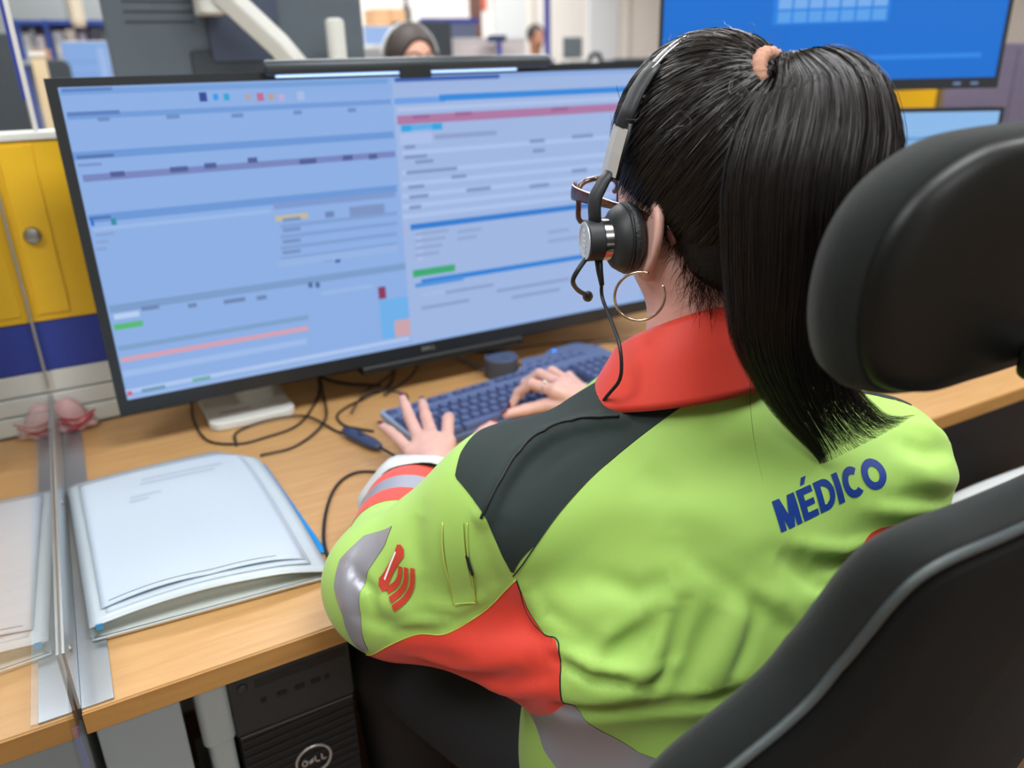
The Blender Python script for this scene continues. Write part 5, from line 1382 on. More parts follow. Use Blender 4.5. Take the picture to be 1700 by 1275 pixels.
# emblem on the sleeve: a handset and three sound waves
EMB_O, EMB_U, EMB_V = EMBLEM_FRAME
def strip(pts, w):
    out = []
    P = [np.array(p, float) for p in pts]
    W = w if hasattr(w, '__len__') else [w] * len(P)
    N = []
    for i in range(len(P)):
        t = P[min(i + 1, len(P) - 1)] - P[max(i - 1, 0)]
        t /= np.linalg.norm(t); N.append(np.array([-t[1], t[0]]))
    for i in range(len(P) - 1):
        out.append([P[i] - N[i] * W[i], P[i + 1] - N[i + 1] * W[i + 1], P[i + 1] + N[i + 1] * W[i + 1], P[i] + N[i] * W[i]])
    return out
def emb_xy(x, y): return ((x - 630) / 67.0, (1012 - y) / 109.0)
handset = strip([emb_xy(*p) for p in ((678, 908), (675, 914), (667, 926), (657, 942), (648, 957), (640, 970), (636, 977))], [.05, .13, .10, .09, .10, .13, .06])
decal('handset_emblem', handset, EMB_O, EMB_U, EMB_V, M_REDPRINT, jacket)
decal('emblem_lettering', strip([emb_xy(*p) for p in ((666, 916), (655, 938), (644, 962))], .022), EMB_O, EMB_U, EMB_V, M_PALEPRINT, jacket, lift=0.002)
for pts in (((674, 940), (671, 957), (663, 970), (648, 980)), ((684, 942), (681, 965), (670, 982), (652, 996)), ((695, 943), (691, 972), (676, 995), (656, 1010))):
    c = [(p.x, p.y) for p in curve([(*emb_xy(*q), 0) for q in pts], 4)]
    decal('wave_emblem', strip(c, .055), EMB_O, EMB_U, EMB_V, M_REDPRINT, jacket, sub=2)
# round red badge on the back, mostly behind the chair
decal('back_emblem', ring(0.5, 0.0, 0.5, 0.5, 0.16, 20, 160, 12), (0.697, -0.336, 0.846), (0.11, -0.01, 0.0), (0.0, 0.01, 0.11), M_REDPRINT, jacket)
# sleeve pocket: raised welt with a slit
pk = [np.array(p) for p in POCKET]
def cloth_strip(name, pts, w, m, lift, parent, thick=None):
    """a strip of cloth or thread following points on the jacket"""
    P = np.array([tuple(p) for p in curve(pts, 10)], np.float32)
    N = grad(jacket_sdf, P)
    for _ in range(3):
        P = P - N * (jacket_sdf(P) - lift)[:, None]
    mb = MB(); mb.tube(P.tolist(), w, n=6)
    return obj(name, mb, m, parent, smooth=True)
M_THREAD = mat('lime_thread', '#c9c95a', 0.6)
M_PIPE = mat('black_piping', '#161d1c', 0.6)
decal('sleeve_pocket', [[(0, 0), (1, 0), (1, 1), (0, 1)]], pk[3], pk[2] - pk[3], pk[0] - pk[3], M_LIME, jacket, lift=0.0022, sub=10)
for a, b in ((0, 3), (3, 2), (1, 2)):
    cloth_strip('stitching', [pk[a], pk[a] * .66 + pk[b] * .34, pk[a] * .33 + pk[b] * .67, pk[b]], 0.0006, M_THREAD, 0.0022, jacket)
cloth_strip('pocket_slit', [pk[4], pk[4] * .5 + pk[5] * .5, pk[5]], [0.0004] * 3 + [0.0016] * 15 + [0.0004] * 3, M_PIPE, 0.002, jacket)
fl = [f_ for f_ in JACKET_FOLDS if len(f_[0]) == 8][0][0]
cloth_strip('shoulder_piping', fl, 0.0016, M_PIPE, 0.0005, jacket)
# seam threads along the panel joints
for seam, lo, hi in ((SEAM_DARK, 1, 8), (SEAM_RED, 0, 6)):
    cloth_strip('stitching', seam[lo:hi], 0.0007, M_PIPE, 0.0004, jacket)
cloth_strip('stitching', [SEAM_RED[0]] + SEAM_RED[:9:-1], 0.0007, M_THREAD, 0.0006, jacket)

# collar: turned-down band round the neck
def collar_mesh():
    rings = []
    cN = np.array([0.637, -0.160, 0.0])
    n = 60
    V, F = [], []
    prof = [(0.058, 0.055), (0.060, 0.075), (0.066, 0.082), (0.073, 0.076), (0.088, 0.040), (0.101, 0.008), (0.104, 0.000), (0.100, 0.000), (0.080, 0.030)]
    a0, a1 = -200, 110      # open at the front of the neck
    for i in range(n + 1):
        an = math.radians(-235 + 290 * i / n)
        ca, sa = math.cos(an), math.sin(an)
        backness = 0.5 - 0.5 * sa
        zb = 0.985 + 0.055 * backness
        for (r, h) in prof:
            hh = h * (0.75 + 0.25 * backness)
            V.append((cN[0] + ca * r * COLLAR_W, cN[1] + sa * r * 0.92, zb + hh))
    m = len(prof)
    for i in range(n):
        for j in range(m - 1):
            a = i * m + j
            F.append((a, a + 1, a + m + 1, a + m))
    mb = MB(); mb.v, mb.f = V, F
    return mb
COLLAR_W = 1.15
co = obj('collar', collar_mesh(), M_RED, jacket, smooth=True, label='red turned-down collar')
sm = co.modifiers.new('solid', 'SOLIDIFY'); sm.thickness = 0.003

# ------------------------------------------------------------------ body: head, neck, hands, legs
HC = np.array([0.645, -0.155, 1.235])
def head_sdf(P):
    q = P - HC.astype(np.float32)
    skull = s_ell(q, (0, -0.004, 0.022), (0.073, 0.094, 0.094))
    face = s_ell(q, (0, 0.030, -0.040), (0.060, 0.064, 0.080))
    d = smin(skull, face, 0.03)
    jaw = s_cone(q, (-0.048, -0.012, -0.075), (0, 0.062, -0.108), 0.022, 0.020)
    jaw = np.minimum(jaw, s_cone(q, (0.048, -0.012, -0.075), (0, 0.062, -0.108), 0.022, 0.020))
    d = smin(d, jaw, 0.035)
    d = smin(d, s_cone(q, (0, 0.094, -0.005), (0, 0.108, -0.045), 0.008, 0.013), 0.015)       # nose
    d = smin(d, s_cone(q, (-0.016, 0.092, -0.072), (0.016, 0.092, -0.072), 0.007, 0.007), 0.008)   # lips
    d = smin(d, s_cone(q, (-0.014, 0.089, -0.082), (0.014, 0.089, -0.082), 0.007, 0.007), 0.008)
    for s in (-1, 1):
        d = smax(d, -s_ell(q, (s * 0.031, 0.098, 0.002), (0.018, 0.016, 0.012)), 0.01)        # eye sockets
    neck = s_cone(P, (0.636, -0.172, 0.98), (0.643, -0.170, 1.16), 0.056, 0.054)
    d = smin(d, neck, 0.03)
    for s in (-1, 1):
        ec = np.array([s * 0.0745, -0.015, -0.050], np.float32)
        e = q - ec
        # outer rim: an oval ring tipped back, lobe below
        y, z = e[:, 1] * 0.97 + e[:, 2] * 0.24, -e[:, 1] * 0.24 + e[:, 2] * 0.97
        x = e[:, 0] + s * 0.35 * y
        rho = np.sqrt((y / 0.020) ** 2 + (z / 0.032) ** 2) + 1e-6
        rim = np.sqrt(((rho - 1) * 0.024) ** 2 + x ** 2) - 0.0048
        bowl = np.maximum(s_ell(np.stack([x, y, z], 1), (s * 0.0, 0.0, 0), (0.005, 0.020, 0.032)), -1)
        d = smin(d, rim, 0.005)
        d = smin(d, bowl, 0.006)
        d = smin(d, s_ell(q, (s * 0.0735, -0.010, -0.084), (0.006, 0.009, 0.010)), 0.008)
    return d
def body_sdf(P):
    d = torso_sdf(P, -0.012)
    d = smax(d, P[:, 2] - 1.03, 0.02)
    d = smax(d, 0.45 - P[:, 2], 0.02)
    for sh, el, wr in ((L_SH, L_EL, L_WR), (R_SH, R_EL, R_WR)):
        d = smin(d, s_cone(P, sh, el, 0.050, 0.040), 0.03)
        d = smin(d, s_cone(P, el, wr, 0.038, 0.027), 0.02)
    d = smin(d, s_cone(P, (0.636, -0.172, 0.95), (0.643, -0.170, 1.05), 0.056, 0.054), 0.03)
    return d
HANDS = {
 'L': dict(wr=L_WR, palm=[(0.497, 0.228, 0.778)],
  fingers=[[(0.480, 0.272, 0.790), (0.474, 0.316, 0.799), (0.471, 0.339, 0.802), (0.465, 0.360, 0.805)],
           [(0.500, 0.285, 0.798), (0.508, 0.346, 0.815), (0.513, 0.374, 0.824), (0.517, 0.397, 0.829)],
           [(0.519, 0.280, 0.800), (0.534, 0.340, 0.813), (0.543, 0.371, 0.815), (0.551, 0.395, 0.815)],
           [(0.536, 0.264, 0.797), (0.560, 0.311, 0.811), (0.573, 0.337, 0.802), (0.578, 0.350, 0.783)]],
  thumb=[(0.522, 0.228, 0.776), (0.570, 0.252, 0.786), (0.605, 0.274, 0.793), (0.629, 0.288, 0.795)]),
 'R': dict(wr=R_WR, palm=[(0.80, 0.27, 0.80)],
  fingers=[[(0.825, 0.315, 0.802), (0.826, 0.365, 0.812), (0.815, 0.385, 0.798), (0.808, 0.392, 0.781)],
           [(0.806, 0.324, 0.815), (0.800, 0.380, 0.822), (0.785, 0.402, 0.803), (0.776, 0.405, 0.782)],
           [(0.782, 0.320, 0.820), (0.770, 0.375, 0.825), (0.752, 0.395, 0.805), (0.742, 0.395, 0.782)],
           [(0.760, 0.306, 0.818), (0.738, 0.348, 0.822), (0.722, 0.367, 0.803), (0.708, 0.367, 0.782)]],
  thumb=[(0.783, 0.272, 0.796), (0.748, 0.312, 0.793), (0.712, 0.328, 0.786), (0.680, 0.337, 0.782)])}
FR = [(0.0095, 0.0085, 0.0078, 0.0062), (0.0105, 0.0092, 0.0082, 0.0066), (0.0108, 0.0095, 0.0085, 0.0068), (0.0108, 0.0095, 0.0086, 0.0070)]
TRD = (0.015, 0.0115, 0.0100, 0.0075)
def hand_sdf(H):
    wr = np.array(H['wr']); el = np.array(L_EL if H is HANDS['L'] else R_EL)
    back = wr + (el - wr) / np.linalg.norm(el - wr) * 0.10
    def fn(P):
        d = s_cone(P, tuple(back), tuple(wr), 0.032, 0.0245)
        mc = [np.array(f[0]) for f in H['fingers']]
        for m_, r in zip(mc, (0.0125, 0.0140, 0.0145, 0.0140)):
            root = wr * 0.75 + m_ * 0.25
            d = smin(d, s_cone(P, tuple(root), tuple(m_), 0.0190, r), 0.014)
        d = smin(d, s_cone(P, tuple(wr), H['thumb'][0], 0.023, 0.018), 0.012)
        for pts, rr in list(zip(H['fingers'], FR)) + [(H['thumb'], TRD)]:
            c = s_cone(P, pts[0], pts[1], rr[0], rr[1])
            c = smin(c, s_cone(P, pts[1], pts[2], rr[1], rr[2]), 0.003)
            c = smin(c, s_cone(P, pts[2], pts[3], rr[2], rr[3]), 0.003)
            d = smin(d, c, 0.0045)
        return d
    return fn
pieces = [polygonize(head_sdf, (0.53, -0.28, 0.97), (0.76, -0.02, 1.37), 0.0035),
          polygonize(body_sdf, (0.24, -0.42, 0.43), (1.03, 0.30, 1.08), 0.014),
          polygonize(hand_sdf(HANDS['L']), (0.38, 0.10, 0.73), (0.66, 0.44, 0.86), 0.0022),
          polygonize(hand_sdf(HANDS['R']), (0.66, 0.10, 0.73), (0.93, 0.44, 0.87), 0.0022)]
vv, ff, nn, k = [], [], [], 0
for (v, f, n) in pieces:
    vv.append(v); ff.append(f + k); nn.append(n); k += len(v)
mb = MB(); mb.v, mb.f = np.concatenate(vv), np.concatenate(ff)
body = obj('body', mb, M_SKIN, person, normals=np.concatenate(nn))
# eyes
M_EYE = mat('eye_white', '#e8e4df', 0.2)
for s in (-1, 1):
    e = obj('eye', MB().ball(HC + np.array([s * 0.031, 0.080, 0.002]), 0.0125), M_EYE, person, smooth=True)
    obj('iris', MB().ball(HC + np.array([s * 0.031, 0.0905, 0.001]), (0.0055, 0.0025, 0.0055)), mat('iris', '#2a1a12', 0.2), e, smooth=True)
# painted nails
M_NAIL = mat('nail_varnish', '#6e1d26', 0.12, coat=0.6)
for key, H in HANDS.items():
    for pts, rr in list(zip(H['fingers'], FR)) + [(H['thumb'], TRD)]:
        p, q = Vector(pts[3]), Vector(pts[2])
        t = (p - q).normalized()
        up = Vector((0, 0, 1)) - t * t.z
        up = up.normalized() if up.length > 0.2 else Vector((0, -1, 0))
        if key == 'L' and pts is H['fingers'][3]: up = (Vector((0.45, 0.9, 0.35)) - t * t.dot(Vector((0.45, 0.9, 0.35)))).normalized()
        w = t.cross(up)
        M = Matrix((w, t, up)).transposed()
        obj('fingernail', MB().ball(p + up * rr[3] * 0.62 + t * 0.0015, (rr[3] * 0.78, 0.0085, rr[3] * 0.50), 14, 8, M), M_NAIL, person, smooth=True)

# trousers and shoes
def legs_sdf(P):
    d = s_ell(P, (0.60, -0.235, 0.562), (0.185, 0.145, 0.10), np.array([[TR[0], TF[0], 0], [TR[1], TF[1], 0], [0, 0, 1]]))
    d = smin(d, s_cone(P, (0.52, -0.22, 0.548), (0.380, 0.13, 0.568), 0.092, 0.072), 0.04)
    d = smin(d, s_cone(P, (0.380, 0.13, 0.558), (0.40, 0.17, 0.12), 0.070, 0.055), 0.03)
    d = smin(d, s_cone(P, (0.68, -0.25, 0.548), (0.84, 0.14, 0.568), 0.092, 0.072), 0.04)
    d = smin(d, s_cone(P, (0.84, 0.14, 0.555), (0.82, 0.17, 0.12), 0.070, 0.055), 0.03)
    return d
v, f, n = polygonize(legs_sdf, (0.22, -0.42, 0.04), (0.98, 0.30, 0.70), 0.012)
mb = MB(); mb.v, mb.f = v, f
obj('trousers', mb, mat('black_trousers', '#1d1f22', 0.75, bump=0.1, bscale=500), person, normals=n)
def shoe_sdf(x):
    def fn(P):
        d = s_cone(P, (x, 0.13, 0.055), (x, 0.31, 0.035), 0.042, 0.035)
        d = smin(d, s_cone(P, (x, 0.15, 0.07), (x, 0.16, 0.12), 0.045, 0.045), 0.03)
        return smax(d, 0.004 - P[:, 2], 0.004)
    return fn
for x in (0.40, 0.82):
    v, f, n = polygonize(shoe_sdf(x), (x - 0.08, 0.05, -0.01), (x + 0.08, 0.37, 0.20), 0.008)
    mb = MB(); mb.v, mb.f = v, f
    obj('shoe', mb, mat('black_shoe', '#151515', 0.5), person, normals=n)
# ------------------------------------------------------------------ hair
M_HAIR = mat('dark_hair', (0.0095, 0.0075, 0.0065), 0.36, spec=0.38)
M_HAIRB = mat('dark_hair_base', (0.008, 0.007, 0.0065), 0.55, spec=0.3, bump=0.5, bscale=260, stretch=(1, 0.25, 1))
HR = np.array([0.083, 0.108, 0.112]); HCC = HC + np.array([0.0, -0.004, 0.012])
ZY, ZL = [-0.30, -0.235, -0.205, -0.185, -0.165, -0.145, -0.115, -0.085, -0.062, -0.045], [1.115, 1.122, 1.150, 1.185, 1.210, 1.215, 1.225, 1.262, 1.300, 1.322]
def zline(y): return np.interp(y, ZY, ZL)
def cap_sdf(P):
    d = s_ell(P, tuple(HCC), tuple(HR))
    d = smin(d, s_ell(P, (0.645, -0.205, 1.160), (0.052, 0.036, 0.046)), 0.03)
    return smax(d, ((zline(P[:, 1]) - P[:, 2]) * 0.75).astype(np.float32), 0.012)
v, f, n = polygonize(cap_sdf, (0.54, -0.29, 1.08), (0.75, -0.02, 1.38), 0.004)
mb = MB(); mb.v, mb.f = v, f
hair = obj('hair', mb, M_HAIRB, person, normals=n, label='dark hair pulled back into a high ponytail')
TIE = np.array([0.646, -0.2340, 1.3250])
def ribbons(S, W, out_dir):
    """S (n,m,3) strand points, W (n,m) half widths, out_dir (n,m,3) way the ribbon faces"""
    n_, m_, _ = S.shape
    T = np.gradient(S, axis=1)
    side = np.cross(T, out_dir); side /= np.linalg.norm(side, axis=2, keepdims=True) + 1e-9
    V = np.stack([S - side * W[..., None], S + side * W[..., None]], 2).reshape(-1, 3)
    b = (np.arange(n_)[:, None] * m_ + np.arange(m_ - 1)[None]) * 2
    b = b.reshape(-1)
    F = np.stack([b, b + 1, b + 3, b + 2], 1)
    nr = np.repeat(out_dir[:, :, None], 2, axis=2).reshape(-1, 3)
    mb = MB(); mb.v, mb.f = V, F
    return mb, nr
def head_strands(N, lift0, lift1, wid, m_=16, wob=0.03):
    st = []
    while len(st) < N:
        d = rng.normal(size=3); d /= np.linalg.norm(d)
        p = HCC + d * HR
        z0 = zline(p[1])
        if p[2] > z0 - 0.004 and p[1] < -0.045:
            # start nearer the hairline more often than not
            if rng.random() < 0.55 and p[2] > z0 + 0.05: continue
            st.append(d)
    d0 = np.array(st)
    dt = (TIE - HCC) / HR; dt /= np.linalg.norm(dt)
    om = np.arccos(np.clip(d0 @ dt, -1, 1))[:, None]
    t = np.linspace(0, 1, m_)[None]
    a = np.sin((1 - t) * om) / np.sin(om + 1e-6); b = np.sin(t * om) / np.sin(om + 1e-6)
    D = a[..., None] * d0[:, None] + b[..., None] * dt
    # gentle sag and wander of each lock
    ph = rng.uniform(0, 6.28, (N, 1)); am = rng.normal(0, wob, (N, 1))
    perp = np.cross(d0, dt); perp /= np.linalg.norm(perp, axis=1, keepdims=True) + 1e-9
    D = D + perp[:, None] * (am * np.sin(t * 3.0 + ph) * np.sin(np.pi * t))[..., None]
    D = D / np.linalg.norm(D, axis=2, keepdims=True)
    lf = rng.uniform(lift0, lift1, (N, 1)) * (0.35 + 0.65 * np.sin(np.pi * np.clip(t, 0.02, 1)) ** 0.5)
    lf += 0.0012 * np.sin(t * rng.uniform(6, 14, (N, 1)) + ph)
    S = HCC + D * (HR + lf[..., None])
    nrm = D / HR; nrm /= np.linalg.norm(nrm, axis=2, keepdims=True)
    # each ribbon rolls a little about itself so that light breaks up
    roll = rng.normal(0, 0.35, (N, 1, 1)); Tn = np.gradient(S, axis=1); Tn /= np.linalg.norm(Tn, axis=2, keepdims=True) + 1e-9
    nrm = nrm * np.cos(roll) + np.cross(Tn, nrm) * np.sin(roll)
    W = wid * rng.uniform(0.6, 1.3, (N, 1)) * (0.25 + 0.75 * np.sin(np.pi * np.clip(t * 0.8 + 0.15, 0, 1)))
    return ribbons(S, np.broadcast_to(W, S.shape[:2]), nrm)
mb, nr = head_strands(15000, 0.000, 0.006, 0.00042)
tag(obj('head_strands', mb, M_HAIR, hair, normals=nr), kind='stuff')

# ponytail: path, half width
PONY = [((0.6490, -0.2400, 1.3250), 0.014), ((0.6550, -0.2560, 1.3290), 0.034), ((0.6575, -0.2789, 1.3100), 0.054), ((0.6446, -0.2939, 1.2800), 0.066), ((0.6291, -0.3003, 1.2406), 0.071),
        ((0.6288, -0.3027, 1.1813), 0.068), ((0.6338, -0.2987, 1.1206), 0.058), ((0.6640, -0.2987, 1.0486), 0.040), ((0.700, -0.3117, 0.9860), 0.013)]
PC = np.array([tuple(p) for p in curve([p for p, _ in PONY], 6)])
PW = np.interp(np.linspace(0, len(PONY) - 1, len(PC)), range(len(PONY)), [w for _, w in PONY])
tail_breadth = np.array([0.874, -0.486, -0.02])          # the tail is broad across her back
PT = np.gradient(PC, axis=0); PT /= np.linalg.norm(PT, axis=1, keepdims=True)
PS = tail_breadth - PT * (PT @ tail_breadth)[:, None]; PS /= np.linalg.norm(PS, axis=1, keepdims=True)
PD = np.cross(PT, PS)                                    # thickness direction
sgn = np.sign((PD @ np.array([-0.44, -0.82, 0.2])).mean()); PD = PD * sgn
PDW = PW * 0.50
mb = MB()
nseg, nr_ = len(PC), 20
V, F = [], []
for i in range(nseg):
    for j in range(nr_):
        a = 2 * math.pi * j / nr_
        V.append(PC[i] + PS[i] * PW[i] * 0.90 * math.cos(a) + PD[i] * PDW[i] * 0.88 * math.sin(a))
for i in range(nseg - 9):
    for j in range(nr_):
        F.append((i * nr_ + j, i * nr_ + (j + 1) % nr_, (i + 1) * nr_ + (j + 1) % nr_, (i + 1) * nr_ + j))
mb.v, mb.f = V, F
pony = obj('ponytail', mb, M_HAIRB, person, smooth=True, label='long straight dark ponytail')
def pony_strands(N, wid, rmin, stray=0.0, tmin=0.82):
    m_ = 22
    a = rng.uniform(0, 2 * math.pi, N)
    r = np.sqrt(rng.uniform(rmin ** 2, 1.0, N))
    u, w = np.cos(a) * r, np.sin(a) * r
    t1 = rng.uniform(tmin, 1.04, N)
    t0 = np.zeros(N)
    T = t0[:, None] + (t1 - t0)[:, None] * np.linspace(0, 1, m_)[None]
    idx = np.clip(T, 0, 1) * (nseg - 1)
    i0 = np.minimum(idx.astype(int), nseg - 2); fr = (idx - i0)[..., None]
    lerp = lambda A: A[i0] * (1 - fr) + A[i0 + 1] * fr
    c, s, d = lerp(PC), lerp(PS), lerp(PD)
    w1, w2 = lerp(PW[:, None])[..., 0], lerp(PDW[:, None])[..., 0]
    ph = rng.uniform(0, 6.28, (N, 1)); am = rng.normal(0, 0.03 + stray, (N, 1))
    uu = u[:, None] + am * np.sin(T * 5 + ph); ww = w[:, None] + am * np.cos(T * 4 + ph)
    S = c + s * (uu * w1)[..., None] + d * (ww * w2)[..., None]
    over = np.clip(T - 0.86, 0, 1)[..., None]
    S = S + over ** 1.5 * (s * (0.10 + 0.75 * np.clip(u, -0.4, 1)[:, None, None]) + c * 0 + np.array([0.05, 0.0, -0.03]))
    nrm = s * (uu * 0.6)[..., None] + d * ww[..., None] + d * 0.15
    nrm /= np.linalg.norm(nrm, axis=2, keepdims=True) + 1e-6
    roll = rng.normal(0, 0.4, (N, 1, 1)); Tn = np.gradient(S, axis=1); Tn /= np.linalg.norm(Tn, axis=2, keepdims=True) + 1e-9
    nrm = nrm * np.cos(roll) + np.cross(Tn, nrm) * np.sin(roll)
    q = np.linspace(0, 1, m_)[None]
    W = wid * rng.uniform(0.6, 1.3, (N, 1)) * np.clip(1.15 - q, 0.12, 1)
    # keep the tips outside the cloth
    flat = S.reshape(-1, 3).astype(np.float32)
    for _ in range(3):
        dd = jacket_sdf(flat); bad = dd < 0.004
        if bad.any():
            flat[bad] += grad(jacket_sdf, flat[bad]) * (0.005 - dd[bad])[:, None]
    S = flat.reshape(S.shape).astype(float)
    return ribbons(S, np.broadcast_to(W, S.shape[:2]), nrm)
mb, nr = pony_strands(10000, 0.00045, 0.74, tmin=0.66)
tag(obj('tail_strands', mb, M_HAIR, pony, normals=nr), kind='stuff')
# loose single hairs round the head, the nape and the tie
def flyaways():
    S = []
    m_ = 10
    for k in range(260):
        d = rng.normal(size=3); d /= np.linalg.norm(d)
        p = HCC + d * (HR + 0.003)
        if p[2] < zline(p[1]) or p[1] > -0.06: continue
        dr = np.cross(d, rng.normal(size=3)); dr /= np.linalg.norm(dr)
        L = rng.uniform(0.012, 0.05); cv = rng.uniform(0.2, 1.2)
        S.append([p + d * (0.010 * math.sin(math.pi * t)) * cv + dr * L * t + np.cross(d, dr) * 0.012 * t * t * rng.normal() for t in np.linspace(0, 1, m_)])
    for k in range(420):          # downy hairs at the nape and behind the ear
        y = rng.uniform(-0.225, -0.172)
        x = HC[0] - rng.uniform(0.025, 0.066)
        p = np.array([x, y, zline(y) + rng.uniform(-0.012, 0.012)])
        q = (p - np.array([0.645, -0.165, 0])) * np.array([1, 1, 0]); q /= np.linalg.norm(q)
        p = np.array([0.643 + q[0] * 0.062, -0.172 + q[1] * 0.062, p[2]])
        dr = np.array([rng.normal(0, 0.4), rng.normal(0, 0.4), -1.0]); L = rng.uniform(0.008, 0.030)
        cu = rng.normal(0, 0.012)
        S.append([p + dr * L * t + q * 0.005 * math.sin(3 * t) + np.cross(q, dr) * cu * t * t for t in np.linspace(0, 1, m_)])
    for k in range(14):           # strays above the tie
        p = TIE + rng.normal(0, 0.006, 3)
        dr = np.array([rng.normal(0, 0.5), rng.normal(-0.3, 0.4), 1.0]); L = rng.uniform(0.015, 0.04)
        S.append([p + dr * L * t + np.array([0.02, 0, -0.01]) * t * t * rng.normal() for t in np.linspace(0, 1, m_)])
    for k in range(26):           # loops hanging at the side of the tail
        i = rng.integers(8, 22)
        p = PC[i] - PS[i] * PW[i] * rng.uniform(0.2, 1.0) + PD[i] * PDW[i] * 1.0
        L = rng.uniform(0.04, 0.11); sw = rng.normal(0, 0.02)
        S.append([p - PS[i] * (0.02 * math.sin(math.pi * t)) * rng.uniform(0.3, 1.2) + np.array([0, 0, -1.0]) * L * t + PS[i] * sw * t * t + PD[i] * 0.004 for t in np.linspace(0, 1, m_)])
    # the one long strand that falls on the back
    S.append([tuple(p) for p in curve([(0.600, -0.290, 1.12), (0.592, -0.292, 1.07), (0.597, -0.297, 1.02), (0.606, -0.305, 0.975)], 3)])
    S = np.array(S, float)
    od = S - HC; od /= np.linalg.norm(od, axis=2, keepdims=True)
    W = 0.00030 * np.clip(1.1 - np.linspace(0, 1, m_), 0.2, 1)[None].repeat(len(S), 0)
    return ribbons(S, W, od)
mb, nr = flyaways()
tag(obj('loose_hairs', mb, M_HAIR, hair, normals=nr), kind='stuff')

# ------------------------------------------------------------------ things worn
scr = thing('hair_tie', tuple(TIE), 'beige crinkled hair tie holding the ponytail', 'hair tie')
mb = MB()
ax = Vector((0.15, -0.90, 0.35)).normalized()
u = Vector((0, 0, 1)).cross(ax).normalized(); w = ax.cross(u)
pts, rad = [], []
for i in range(49):
    a = 2 * math.pi * i / 48
    pts.append(Vector(TIE) - ax * 0.001 + (u * math.cos(a) + w * math.sin(a)) * 0.0185)
    rad.append(0.0068 + 0.0009 * math.sin(i * 2.6))
mb.tube(pts, rad, n=10, cap=False)
obj('band', mb, mat('beige_elastic', '#b98b74', 0.85, bump=0.4, bscale=700), scr, smooth=True)

M_BLK = mat('black_plastic', '#1b1e20', 0.42)
M_BLK2 = mat('soft_black', '#23282a', 0.5)
M_LEATH = mat('black_leatherette', '#22282a', 0.42, bump=0.5, bscale=420)
M_ALU = mat('brushed_aluminium', '#cfd1d0', 0.4, metal=0.45)
M_STEEL = mat('polished_steel', '#b9babb', 0.18, metal=1.0)
CUPY, CUPZ = -0.150, 1.181
hs = thing('headset', (0.645, -0.15, 1.18), 'black headset with silver trim, boom microphone and cable worn on the head', 'headset')
AX = Vector((-1, 0.0, 0.0))
for s in (-1, 1):
    A = Vector((s * 0.956, 0.29, 0)).normalized(); o_ = Vector((HC[0] + s * 0.076, CUPY, CUPZ))
    cu = obj('ear_cushion', MB().lathe([(0.020, 0.000), (0.031, 0.001), (0.0345, 0.007), (0.0345, 0.010), (0.0325, 0.0125)], o_, A, 40), M_LEATH, hs, smooth=True)
    obj('cushion_seam', MB().lathe([(0.0330, 0.0118), (0.0345, 0.0128), (0.0330, 0.0140)], o_, A, 40), M_BLK, cu, smooth=True)
    obj('cup_back', MB().lathe([(0.0330, 0.0125), (0.0325, 0.0165), (0.0280, 0.0235), (0.0215, 0.0275), (0.0190, 0.0280)], o_, A, 40), M_BLK2, hs, smooth=True)
    obj('silver_ring', MB().lathe([(0.0188, 0.0275), (0.0198, 0.0280), (0.0198, 0.0355), (0.0188, 0.0360)], o_, A, 40), M_STEEL, hs, smooth='auto')
    h = obj('hinge_housing', MB().lathe([(0.0185, 0.0355), (0.0196, 0.0360), (0.0196, 0.0500), (0.0185, 0.0510)], o_, A, 40), M_BLK2, hs, smooth='auto')
    obj('cap', MB().lathe([(0.0180, 0.0508), (0.0180, 0.0518), (0.0150, 0.0518), (0.0150, 0.0512)], o_, A, 40), M_ALU, h, smooth='auto', label='patterned metal cap')
    for k in range(5):
        a = -0.5 + k * 0.25
        c = o_ + A * 0.0519 + Vector((0, 0.0, 0.010 - k * 0.005))
        obj('cap_mark', MB().bbox((0, 0, 0), (0.005 - abs(k - 2) * 0.001, 0.0002, 0.0009), Matrix.Translation(c) @ Matrix.Rotation(math.atan2(-A.x, A.y), 4, 'Z')), mat('cap_mark', '#d9dcc8', 0.4), h)
    # arm: elbow, silver slider, upper slider
    def P(dx, dy, z): return Vector((HC[0] + s * dx, CUPY + dy + 0.012 * max(0, min(1, (1.30 - z) / 0.06)), z))
    obj('arm', MB().tube([P(0.115, 0, 1.190), P(0.1165, 0, 1.212), P(0.1155, -0.0, 1.222), P(0.106, -0.0, 1.236), P(0.1000, -0.0, 1.243)], [0.0080, 0.0082, 0.0085, 0.0078, 0.0070], n=14, ry=0.62, upv=(1, 0, 0)), M_BLK2, hs, smooth=True)
    obj('silver_slider', MB().tube([P(0.1012, 0, 1.241), P(0.0985, 0, 1.262), P(0.0945, 0, 1.284)], [0.0112, 0.0112, 0.0108], n=4, ry=0.25, upv=(1, 0, 0.15)), M_ALU, hs)
    obj('slider_backing', MB().tube([P(0.0975, -0.003, 1.238), P(0.0948, -0.003, 1.262), P(0.0905, -0.003, 1.288)], [0.0088, 0.0088, 0.0084], n=8, ry=0.38, upv=(1, 0, 0.15)), M_BLK, hs, smooth=True)
    obj('slider_sleeve', MB().tube([P(0.0935, 0, 1.283), P(0.0880, 0, 1.299), P(0.0800, 0, 1.314), P(0.0690, 0, 1.328), P(0.0600, 0, 1.336)], [0.0092, 0.0095, 0.0095, 0.0090, 0.0080], n=10, ry=0.42, upv=(1, 0, 0.3)), M_BLK2, hs, smooth=True)
arc = [(-0.067, 1.330), (-0.050, 1.3435), (-0.030, 1.3545), (-0.010, 1.3600), (0.010, 1.3600), (0.030, 1.3545), (0.050, 1.3435), (0.067, 1.330)]
arc3 = curve([(HC[0] + a * 1.0, CUPY, z + 0.001) for a, z in arc], 6)
